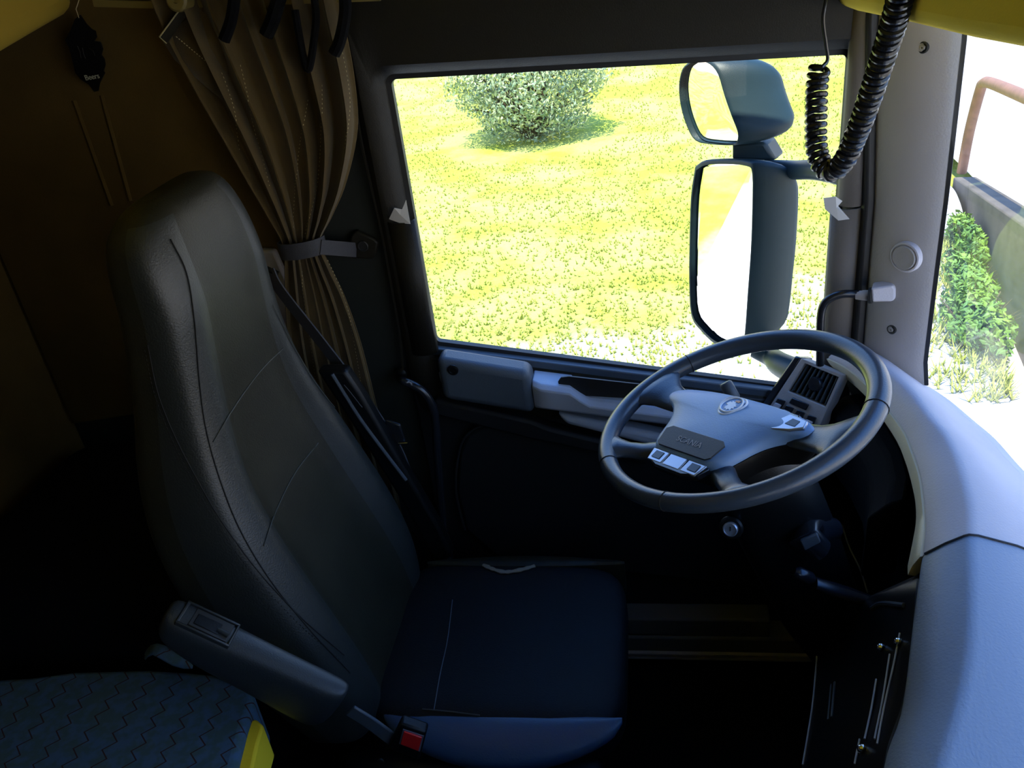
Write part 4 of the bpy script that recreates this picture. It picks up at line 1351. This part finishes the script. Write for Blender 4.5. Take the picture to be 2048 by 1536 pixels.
# stitch lines running down the folds
for px in ([(478, 300), (470, 230), (452, 170), (440, 140)], [(480, 130), (492, 180), (510, 260), (540, 380)], [(643, 170), (643, 260), (637, 350), (622, 420), (606, 490)], [(615, 200), (600, 290), (592, 360), (585, 470)],
           [(684, 105), (693, 150), (699, 200), (697, 240), (690, 300)], [(602, 525), (606, 580), (618, 660), (632, 760)], [(655, 520), (680, 575), (700, 640), (715, 720), (724, 775)]):
    stitches_on(T_cm, px, M_stitch, 'stitching', cur, ln=0.0035, gap=0.004, r=0.0008)
# hanging dark straps at the top
for px, ww in (([(628, -10), (632, 40), (622, 120), (614, 138), (604, 100), (590, 20)], 0.007), ([(690, -10), (690, 30), (680, 80), (668, 108)], 0.011), ([(560, -10), (545, 40), (532, 70)], 0.013), ([(470, -10), (462, 40), (448, 80)], 0.011)):
    MB().add(*g_tube(spline([P(a, b, y=0.955) for a, b in px], 5), ww, 8)).build('hanging_strap', M_cloth, cur)
# track above the curtain and its roller
tk = empty('curtain_track', P(200, 0, y=1.03), 'beige curtain track along the top edge with a round runner', 'curtain track')
MB().add(*g_ribbon([P(190, 6, y=1.04), P(330, 10, y=1.03), P(600, 0, y=1.02), P(760, -6, y=1.02)], (0, 0, 1), 0.012, 0.012)).build('track_rail', M_track, tk)
MB().add(*g_disc(P(357, 0, y=0.985), (0, -1, 0.1), 0, 0, 24, [(0.020, -0.02), (0.020, 0.008), (0.016, 0.012), (0.006, 0.012), (0.005, 0.008)])).build('track_runner', M_track, tk)
# tieback
tbk = empty('curtain_tieback', P(640, 505, y=0.97), 'dark grey fabric tieback strap gathering the curtain, clipped to the side wall', 'tieback')
rings = []
cxx, cyy = (-0.868 - 0.790) / 2, YCU
for k in range(33):
    a = 2 * pi * k / 32
    c = V((cxx + 0.048 * cos(a), cyy + 0.026 * sin(a), 1.178 + 0.004 * cos(a)))
    rings.append([c + V((0, 0, 0.017)), c + V((0.003 * cos(a), 0.003 * sin(a), 0.017)), c + V((0.003 * cos(a), 0.003 * sin(a), -0.017)), c + V((0, 0, -0.017))])
mb = MB().add(*g_loft(rings))
mb.add(*g_ribbon([V((cxx + 0.045, 0.985, 1.18)), P(690, 498, y=1.02), P(712, 500, y=1.052)], (0, 0, 1), 0.030, 0.003))
mb.build('tieback_strap', M_belt, tbk)
cl = [P(a, b, y=1.052) for a, b in ((702, 470), (712, 462), (748, 478), (756, 486), (752, 508), (744, 519), (702, 517), (694, 505))]
MB().add(*g_prism(cl, (0, 0.014, 0))).build('tieback_clasp', M_frame, tbk, bevel=0.004, seg=3)
MB().add(*g_disc(P(726, 492, y=1.052), (0, -1, 0), 0, 0, 20, [(0.012, 0), (0.012, 0.002), (0.010, 0.003), (0.009, 0.001)])).build('clasp_button', M_rubber, tbk)

# ------------------------------------------------------------------ air freshener hung on the rear wall
yf = 1.05
fpx = [(150, 38), (160, 30), (172, 48), (182, 58), (190, 62), (193, 74), (188, 82), (200, 84), (205, 98), (202, 110), (208, 118), (210, 130), (206, 142), (209, 146), (203, 158), (199, 166), (196, 182), (188, 184), (178, 170), (160, 158), (150, 145), (144, 118), (138, 96), (130, 80), (140, 62)]
fresh = empty('air_freshener', P(190, 184, y=yf), 'black tree-shaped air freshener hanging high on the rear side wall', 'air freshener')
MB().add(*g_prism([P(a, b, y=yf) for a, b in fpx], (0, 0.003, 0))).build('freshener_card', M_cloth, fresh)
MB().add(*g_tube([P(158, 36, y=yf), P(152, 18, y=yf), P(158, 0, y=yf)], 0.0008, 5)).build('hanging_string', M_stitch, fresh)
text_mesh('freshener_text', 'Beers', 0.014, P(184, 154, y=yf - 0.002), (1, 0, 0.06), (-0.06, 0, 1), M_textw, fresh, 0.0003)
for px in ([(155, 92), (160, 104), (162, 116)], [(165, 96), (167, 108), (171, 117)], [(178, 97), (186, 101), (190, 112)]):
    MB().add(*g_tube([P(a, b, y=yf - 0.002) for a, b in px], 0.0007, 5)).build('freshener_print', M_frame, fresh)

# ------------------------------------------------------------------ padding seams of the rear side wall
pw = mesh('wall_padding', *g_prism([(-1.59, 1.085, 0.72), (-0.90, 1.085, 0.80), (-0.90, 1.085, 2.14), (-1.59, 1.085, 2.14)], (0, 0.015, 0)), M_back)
tag(pw, 'dark brown padded lining on the side wall behind the seat', 'wall lining')
for a, b in (((205, 190), (262, 400)), ((150, 200), (225, 410))):
    MB().add(*g_tube([P(*a, y=1.089), P(*b, y=1.089)], 0.007, 8)).build('lining_seam', M_back, pw)

# ------------------------------------------------------------------ bunk: bedding and patterned mattress
bd = MB()
vs, fs = super_box(-1.59, -0.93, 0.45, 1.075, 0.05, 0.72, 0.3)
o = mesh('bunk_bedding', vs, fs, M_cloth)
tag(o, 'black bedding heap on the lower bunk behind the driver seat', 'bedding')
MT = empty('bunk_mattress', (-1.2, -0.2, 0.3), 'dark blue bunk mattress with a red-brown zigzag pattern and a torn corner showing foam', 'mattress')
z_m = 0.62
mp = [P(a, b, z=z_m) for a, b in ((510, 1392), (496, 1366), (450, 1348), (380, 1341), (300, 1336), (150, 1340), (60, 1352))]
rt = [P(508, 1400, z=z_m), P(490, 1450, z=z_m), P(468, 1536, z=z_m)]
out = [rt[2] + (rt[2] - rt[1]) * 2.0, rt[1], mp[0], mp[1], mp[2], mp[3], mp[4], mp[5], mp[6], V((-1.58, mp[6].y - 0.03, z_m)), V((-1.58, -1.0, z_m)), V((out_x := (rt[2] + (rt[2] - rt[1]) * 2.0).x, -1.0, z_m))]
MB().add(*g_prism(out, (0, 0, -0.12))).build('mattress_cover', M_zig, MT, bevel=0.012, seg=4)
fo = [P(a, b, z=z_m - 0.02) for a, b in ((500, 1440), (512, 1436), (527, 1450), (515, 1490), (505, 1536), (494, 1580), (440, 1580), (466, 1536))]
MB().add(*g_prism(fo, (0, 0, -0.08))).build('exposed_foam', M_foam, MT, bevel=0.006)
o = MB().add(*g_box((-1.58, -1.05, 0.0), (-0.86, 0.36, 0.49))).build('storage_box', M_black, bevel=0.01)
tag(o, 'dark storage box under the bunk mattress', 'bunk base')
# crumpled cloth corner between armrest and mattress
vs = [P(a, b, y=c) for a, b, c in ((285, 1310, 0.36), (300, 1285, 0.38), (330, 1285, 0.37), (380, 1320, 0.34), (400, 1342, 0.33), (340, 1338, 0.33), (300, 1300, 0.34), (290, 1330, 0.35))]
o = mesh('cloth_fold', vs, [(0, 1, 6, 7), (1, 2, 6), (2, 3, 5, 6), (3, 4, 5)], M_zig, solid=0.004, subd=1)
tag(o, 'small crumpled edge of dark cloth lying behind the armrest', 'cloth')

# ================================================================== OUTSIDE MIRRORS
mir = empty('door_mirrors', P(1560, 760, y=1.40), 'tall dark grey outside mirror pair on a bracket by the windscreen pillar', 'mirror')
def mirror_unit(glass_px, y_in, y_out, house_px, nm, sub):
    """glass outline from pixels; the inner edge lies nearer the cab than the outer edge"""
    n0 = len(glass_px)
    glass_px = [(p.x, p.y) for p in spline([V((a, b, 0)) for a, b in glass_px + [glass_px[0]]], 3)[:-1]]
    us = [a for a, b in glass_px]
    u0, u1 = min(us), max(us)
    yy = lambda u: y_out + (y_in - y_out) * (u - u0) / (u1 - u0)
    g = [P(a, b, y=yy(a)) for a, b in glass_px]
    gc = sum(g, V()) / len(g)
    nrm_ = (g[len(g) // 4] - gc).cross(g[len(g) // 2] - gc).normalized()
    if nrm_.x > 0:
        nrm_ = -nrm_
    return g, gc, nrm_
# lower (main) mirror
gpx = [(1402, 346), (1420, 336), (1460, 334), (1500, 338), (1511, 352), (1511, 420), (1508, 500), (1502, 580), (1496, 660), (1490, 672), (1462, 682), (1438, 676), (1412, 652), (1394, 624), (1390, 560), (1391, 480), (1394, 400)]
g, gc, gn = mirror_unit(gpx, 1.40, 1.56, None, '', '')
def grow(pts, c, e, f=V()):
    return [c + (p - c) * e + f for p in pts]
back = V((0.13, 0.06, 0))
def housing(g, gc, ex, ez, dep, parent, nm, m_):
    rings = []
    for t, s in [(-0.03, 1.035), (-0.03, 1.07)] + [(sin(q_ * pi / 18), 1.09 * cos(q_ * pi / 18) ** 0.42) for q_ in range(0, 9)] + [(1.0, 0.2)]:
        rings.append(grow(g, gc, s, dep * t + V((-0.006, 0, 0))))
    vs, fs = g_loft([[p for p in r] for r in rings], True, False)
    n = len(g)
    fs.append(tuple((len(rings) - 1) * n + j for j in range(n)))
    return mesh(nm, vs, fs, m_, parent, angle=80)
housing(g, gc, 0, 0, V((0.135, 0.015, 0)), mir, 'main_housing', M_housing)
mg = mesh('main_glass', grow(g, gc, 1.045, V((0.004, 0.003, 0))) + grow(g, gc, 1.045, V((0.008, 0.006, 0))), g_prism(g, (0, 0, 0.1))[1], M_mirror, mir, smooth=False)
# upper (wide angle) mirror
gpx = [(1392, 128), (1410, 124), (1430, 130), (1446, 150), (1458, 190), (1472, 230), (1484, 262), (1482, 280), (1470, 285), (1430, 283), (1402, 276), (1386, 250), (1374, 210), (1371, 170), (1378, 140)]
g2, gc2, gn2 = mirror_unit(gpx, 1.42, 1.56, None, '', '')
rings = []
for t, s, dz in [(-0.05, 1.03, 0), (-0.05, 1.06, 0)] + [(sin(q_ * pi / 18), 1.09 * cos(q_ * pi / 18) ** 0.42, 0.002) for q_ in range(0, 9)] + [(1.0, 0.2, 0)]:
    rings.append(grow(g2, gc2, s, V((0.150, 0.02, 0)) * t + V((-0.004, 0, dz))))
vs, fs = g_loft(rings, True, False)
fs.append(tuple((len(rings) - 1) * len(g2) + j for j in range(len(g2))))
mesh('upper_housing', vs, fs, M_housing, mir, angle=70)
# convex glass
cen = gc2 + V((-0.006, -0.005, 0))
rr_ = [grow(g2, gc2, s, V((-0.75, -0.66, 0)) * d + V((0.003, 0.002, 0))) for s, d in ((1.035, 0), (0.8, 0.0018), (0.55, 0.0032), (0.3, 0.0041), (0.08, 0.0045))]
vs, fs = g_loft(rr_, True, False)
fs.append(tuple(4 * len(g2) + j for j in range(len(g2))))
mesh('upper_glass', vs, fs, M_mirror, mir, angle=180)
# neck and arms
nk = [P(a, b, y=1.47) for a, b in ((1463, 285), (1530, 285), (1552, 322), (1463, 322))]
MB().add(*g_prism(nk, (0.03, 0.06, 0))).build('mirror_neck', M_housing, mir, bevel=0.008)
ar = [P(1530, 338, y=1.48), P(1590, 340, y=1.42), P(1650, 342, y=1.28), V((0.33, 1.15, P(1650, 342, y=1.28).z))]
MB().add(*g_tube(spline(ar, 5), [0.022] * 16, 14)).build('upper_arm', M_housing, mir)
ar = [P(1508, 700, y=1.46), P(1545, 716, y=1.43), P(1572, 735, y=1.33), V((0.30, 1.15, 0.70))]
MB().add(*g_tube(spline(ar, 5), [0.020 + 0.0012 * k for k in range(16)], 14)).build('lower_arm', M_housing, mir)

# ================================================================== OUTSIDE
gm = MB()
NG = 60
for_v = []
o = mesh('ground', [(-40, -12, GZ), (16, -12, GZ), (16, 60, GZ + 3.0), (-40, 60, GZ + 3.0), (16, 14, GZ), (-40, 14, GZ)], [(0, 1, 4, 5), (5, 4, 2, 3)], M_ground, smooth=False)
o.location.z += 0.0
struct(o)
GY = 14.0
def gz(x, y):
    return GZ if y < GY else GZ + (y - GY) * 3.0 / (60 - GY)

bx, by = -1.95, 13.2
# grass tufts: one countless mass
gb = MB()
rnd = random.Random(3)
gv, gf = [], []
for k in range(14000):
    y = 4.2 + 14 * rnd.random() ** 1.5
    u = rnd.uniform(740, 1720)
    p = P(u, 400, y=y)
    x = p.x + rnd.uniform(-0.4, 0.4)
    hgt = rnd.uniform(0.02, 0.06)
    a = rnd.uniform(0, 2 * pi)
    if math.hypot(x - bx, y - by) < 1.5:
        continue
    if (y - 0.55 * x) < 5.2 and rnd.random() < 0.8:
        continue
    for j in range(3):
        b = a + j * 2.1
        w_ = 0.006 + 0.004 * rnd.random()
        dx, dy = cos(b), sin(b)
        z0 = gz(x, y)
        i0 = len(gv)
        ln_ = hgt * rnd.uniform(0.4, 0.9)
        gv += [(x - dy * w_, y + dx * w_, z0), (x + dy * w_, y - dx * w_, z0), (x + dx * ln_, y + dy * ln_, z0 + hgt)]
        gf.append((i0, i0 + 1, i0 + 2))
o = mesh('grass', gv, gf, M_blade, smooth=False)
tag(o, 'short sunlit yellow-green grass outside the side window', 'grass', kind='stuff')

# round bush on the lawn
bush = empty('bush', (bx, by, GZ), 'round pale-leaved bush standing on the lawn outside the side window', 'bush')
def leaf_cloud(n, centre, rad, seed, size, flat=1.0, shell=0.55):
    r = random.Random(seed)
    vs, fs = [], []
    for k in range(n):
        while True:
            d = V((r.gauss(0, 1), r.gauss(0, 1), r.gauss(0, 1)))
            if d.length > 0.1:
                break
        d.normalize()
        rr = shell + (1 - shell) * r.random() ** 0.6
        lump = 1 + 0.10 * sin(d.x * 7 + 1) * sin(d.z * 6 + 2) + 0.06 * sin(d.y * 11)
        c = V(centre) + V((d.x * rad[0], d.y * rad[1], d.z * rad[2])) * rr * lump
        nn = (d + V((r.gauss(0, .6), r.gauss(0, .6), r.gauss(0, .6)))).normalized()
        a = nn.orthogonal().normalized()
        a = (Matrix.Rotation(r.uniform(0, 6.28), 3, nn) @ a)
        b = nn.cross(a)
        s = size * r.uniform(0.6, 1.3)
        i = len(vs)
        vs += [c - a * s, c + b * s * 0.42, c + a * s + nn * s * 0.2, c - b * s * 0.42]
        fs.append((i, i + 1, i + 2, i + 3))
    return vs, fs
vs, fs = leaf_cloud(15000, (bx, by, GZ + 1.02), (1.22, 1.1, 1.10), 5, 0.040)
vs = [V((v[0], v[1], max(v[2], GZ + 0.02 + 0.05 * abs(sin(v[0] * 9))))) for v in vs]
mesh('foliage', vs, fs, M_leaf, bush, smooth=False)
tw_ = MB()
r5 = random.Random(9)
for k in range(70):
    a = r5.uniform(0, 6.28)
    l_ = r5.uniform(0.5, 1.15)
    e_ = V((bx + cos(a) * l_, by + sin(a) * l_, GZ + r5.uniform(0.5, 2.0)))
    tw_.add(*g_tube([(bx + cos(a) * 0.1, by + sin(a) * 0.1, GZ), V((bx, by, GZ + 0.3)).lerp(e_, 0.5), e_], [0.02, 0.012, 0.004], 5))
tw_.build('twigs', M_bark, bush)

# retaining wall ahead of the truck
B0, B1 = P(1945, 490, z=GZ), P(2048, 735, z=GZ)
dirw = (B1 - B0)
dirw.z = 0
dirw.normalize()
nw = V((dirw.y, -dirw.x, 0))
if nw.x < 0:
    nw = -nw
def wall_top(u, v):
    d = RT * ((u - 1024) / FPX) + DN * ((v - 768) / FPX) + FW
    t = (B0 - CAM_POS).dot(nw) / d.dot(nw)
    return CAM_POS + d * t
Ta, Tb = wall_top(1918, 362), wall_top(2048, 452)
dz = (Tb.z - Ta.z) / (Tb.y - Ta.y)
def wpt(y, z):
    t = (y - B0.y) / dirw.y
    return V((B0.x + dirw.x * t, y, z))
def wz(y):
    return min(-0.25, Ta.z + dz * (y - Ta.y))
wb = [wpt(Ta.y + 0.35, GZ - 0.1), wpt(2.0, GZ - 0.1)]
face = [wpt(Ta.y + 0.35, GZ - 0.1), wpt(Ta.y + 0.35, wz(Ta.y + 0.35)), wpt(Ta.y - 1.5, wz(Ta.y - 1.5)), wpt(5.8, wz(5.8)), wpt(2.0, wz(2.0)), wpt(2.0, GZ - 0.1)]
o = MB().add(*g_prism(face, nw * 0.22)).build('retaining_wall', M_conc, bevel=0.012)
tag(o, 'weathered grey-brown concrete retaining wall ahead of the truck', 'wall')
# pale yard behind and above the wall
far_y = Ta.y + 0.35
y0_, y1_ = wpt(far_y, wz(far_y)) + nw * 0.2, wpt(2.0, wz(2.0)) + nw * 0.2
gy = [2.0, 4.0, 5.8, 7.0, Ta.y - 1.5, Ta.y, far_y, far_y + 4, 20.0, 42.0]
rings = []
for y in gy:
    b_ = wpt(y, 0)
    zz_ = wz(min(y, far_y)) - 0.02 + max(0.0, y - far_y) * 0.03
    rings.append([V((b_.x, y, zz_)) + nw * q_ + V((0, 0, q_ * 0.012)) for q_ in ((-0.45 if y > far_y + 0.1 else 0.2), 2.0, 6.0, 14.0, 26.0)])
vs, fs = g_loft(rings, False, False)
o = mesh('trim_9', vs, fs, M_yard, smooth=False)
struct(o)
# guard rail of bent pipe along the wall top
ra = [wall_top(1903, 345), wall_top(1918, 262), wall_top(1938, 182), wall_top(1945, 168), wall_top(1960, 168), wall_top(2048, 207)]
ra.append(ra[-1] + (ra[-1] - ra[-2]).normalized() * 2.5)
ra = [p + nw * 0.10 for p in ra]
o = MB().add(*g_tube(spline(ra, 6), 0.052, 12)).build('guard_rail', M_rail)
tag(o, 'bent rusty red-brown pipe rail standing on the concrete wall', 'rail')
# white drain pipe against the end of the wall
dp = [wall_top(a, b) - nw * 0.14 for a, b in ((1902, 352), (1906, 376), (1922, 396), (1933, 425), (1937, 455), (1938, 480))]
dr = empty('drain_pipe', dp[-1], 'curved white drain pipe with its shaded strip in grey at the end of the concrete wall', 'pipe')
MB().add(*g_tube(spline(dp, 5), 0.105, 14)).build('pipe_body', M_drain, dr)
dg = [p - nw * 0.105 + V((0, 0.02, 0)) for p in dp]
MB().add(*g_tube(spline([p + V((-0.0, 0.045, 0)) for p in dg], 5), 0.035, 8)).build('pipe_shade_strip', M_draing, dr)  # grey strip paints the shade along the side of the white pipe
# weeds at the foot of the wall
for k, (y, off, hh_, rx, sd, lb) in enumerate(((7.15, 0.12, 0.36, 0.18, 21, 'tall bright green weed clump below the drain pipe'), (6.35, 0.20, 0.28, 0.32, 22, 'leafy green weeds in the middle of the wall foot'),
                                   (5.55, 0.26, 0.32, 0.50, 23, 'dark green weeds at the wall foot nearest the windscreen edge'))):
    c = wpt(y, GZ) - nw * off
    e = empty('weed_clump', c, lb, 'weeds', 'weed clumps along the wall foot')
    vs, fs = leaf_cloud(1700, (c.x, c.y, GZ + hh_ * 0.5), (rx * 0.45, 0.50, hh_ * 0.55), sd, 0.035, shell=0.3)
    vs = [V((v[0], v[1], max(v[2], GZ + 0.01))) for v in vs]
    mesh('leaves', vs, fs, M_weed, e, smooth=False)
    st_ = MB()
    r6 = random.Random(sd)
    for q_i in range(14):
        a = r6.uniform(0, 6.28)
        st_.add(*g_tube([(c.x, c.y, GZ), (c.x + cos(a) * rx * 0.5, c.y + sin(a) * 0.4, GZ + hh_ * 0.9)], [0.006, 0.002], 5))
    st_.build('stems', M_bark, e)
# dry tufts on the sandy strip towards the wall
gv, gf = [], []
r7 = random.Random(11)
for k in range(1300):
    y = r7.uniform(4.6, 9.0)
    c = wpt(y, GZ) - nw * (0.15 + 0.9 * r7.random() ** 2)
    a = r7.uniform(0, 6.28)
    hgt = r7.uniform(0.05, 0.16)
    for j in range(3):
        b = a + j * 2.1
        i0 = len(gv)
        gv += [(c.x - sin(b) * 0.008, c.y + cos(b) * 0.008, GZ), (c.x + sin(b) * 0.008, c.y - cos(b) * 0.008, GZ), (c.x + cos(b) * hgt * 0.7, c.y + sin(b) * hgt * 0.7, GZ + hgt)]
        gf.append((i0, i0 + 1, i0 + 2))
o = mesh('dry_grass', gv, gf, M_blade, smooth=False)
tag(o, 'dry yellow grass tufts along the foot of the concrete wall', 'grass', kind='stuff')
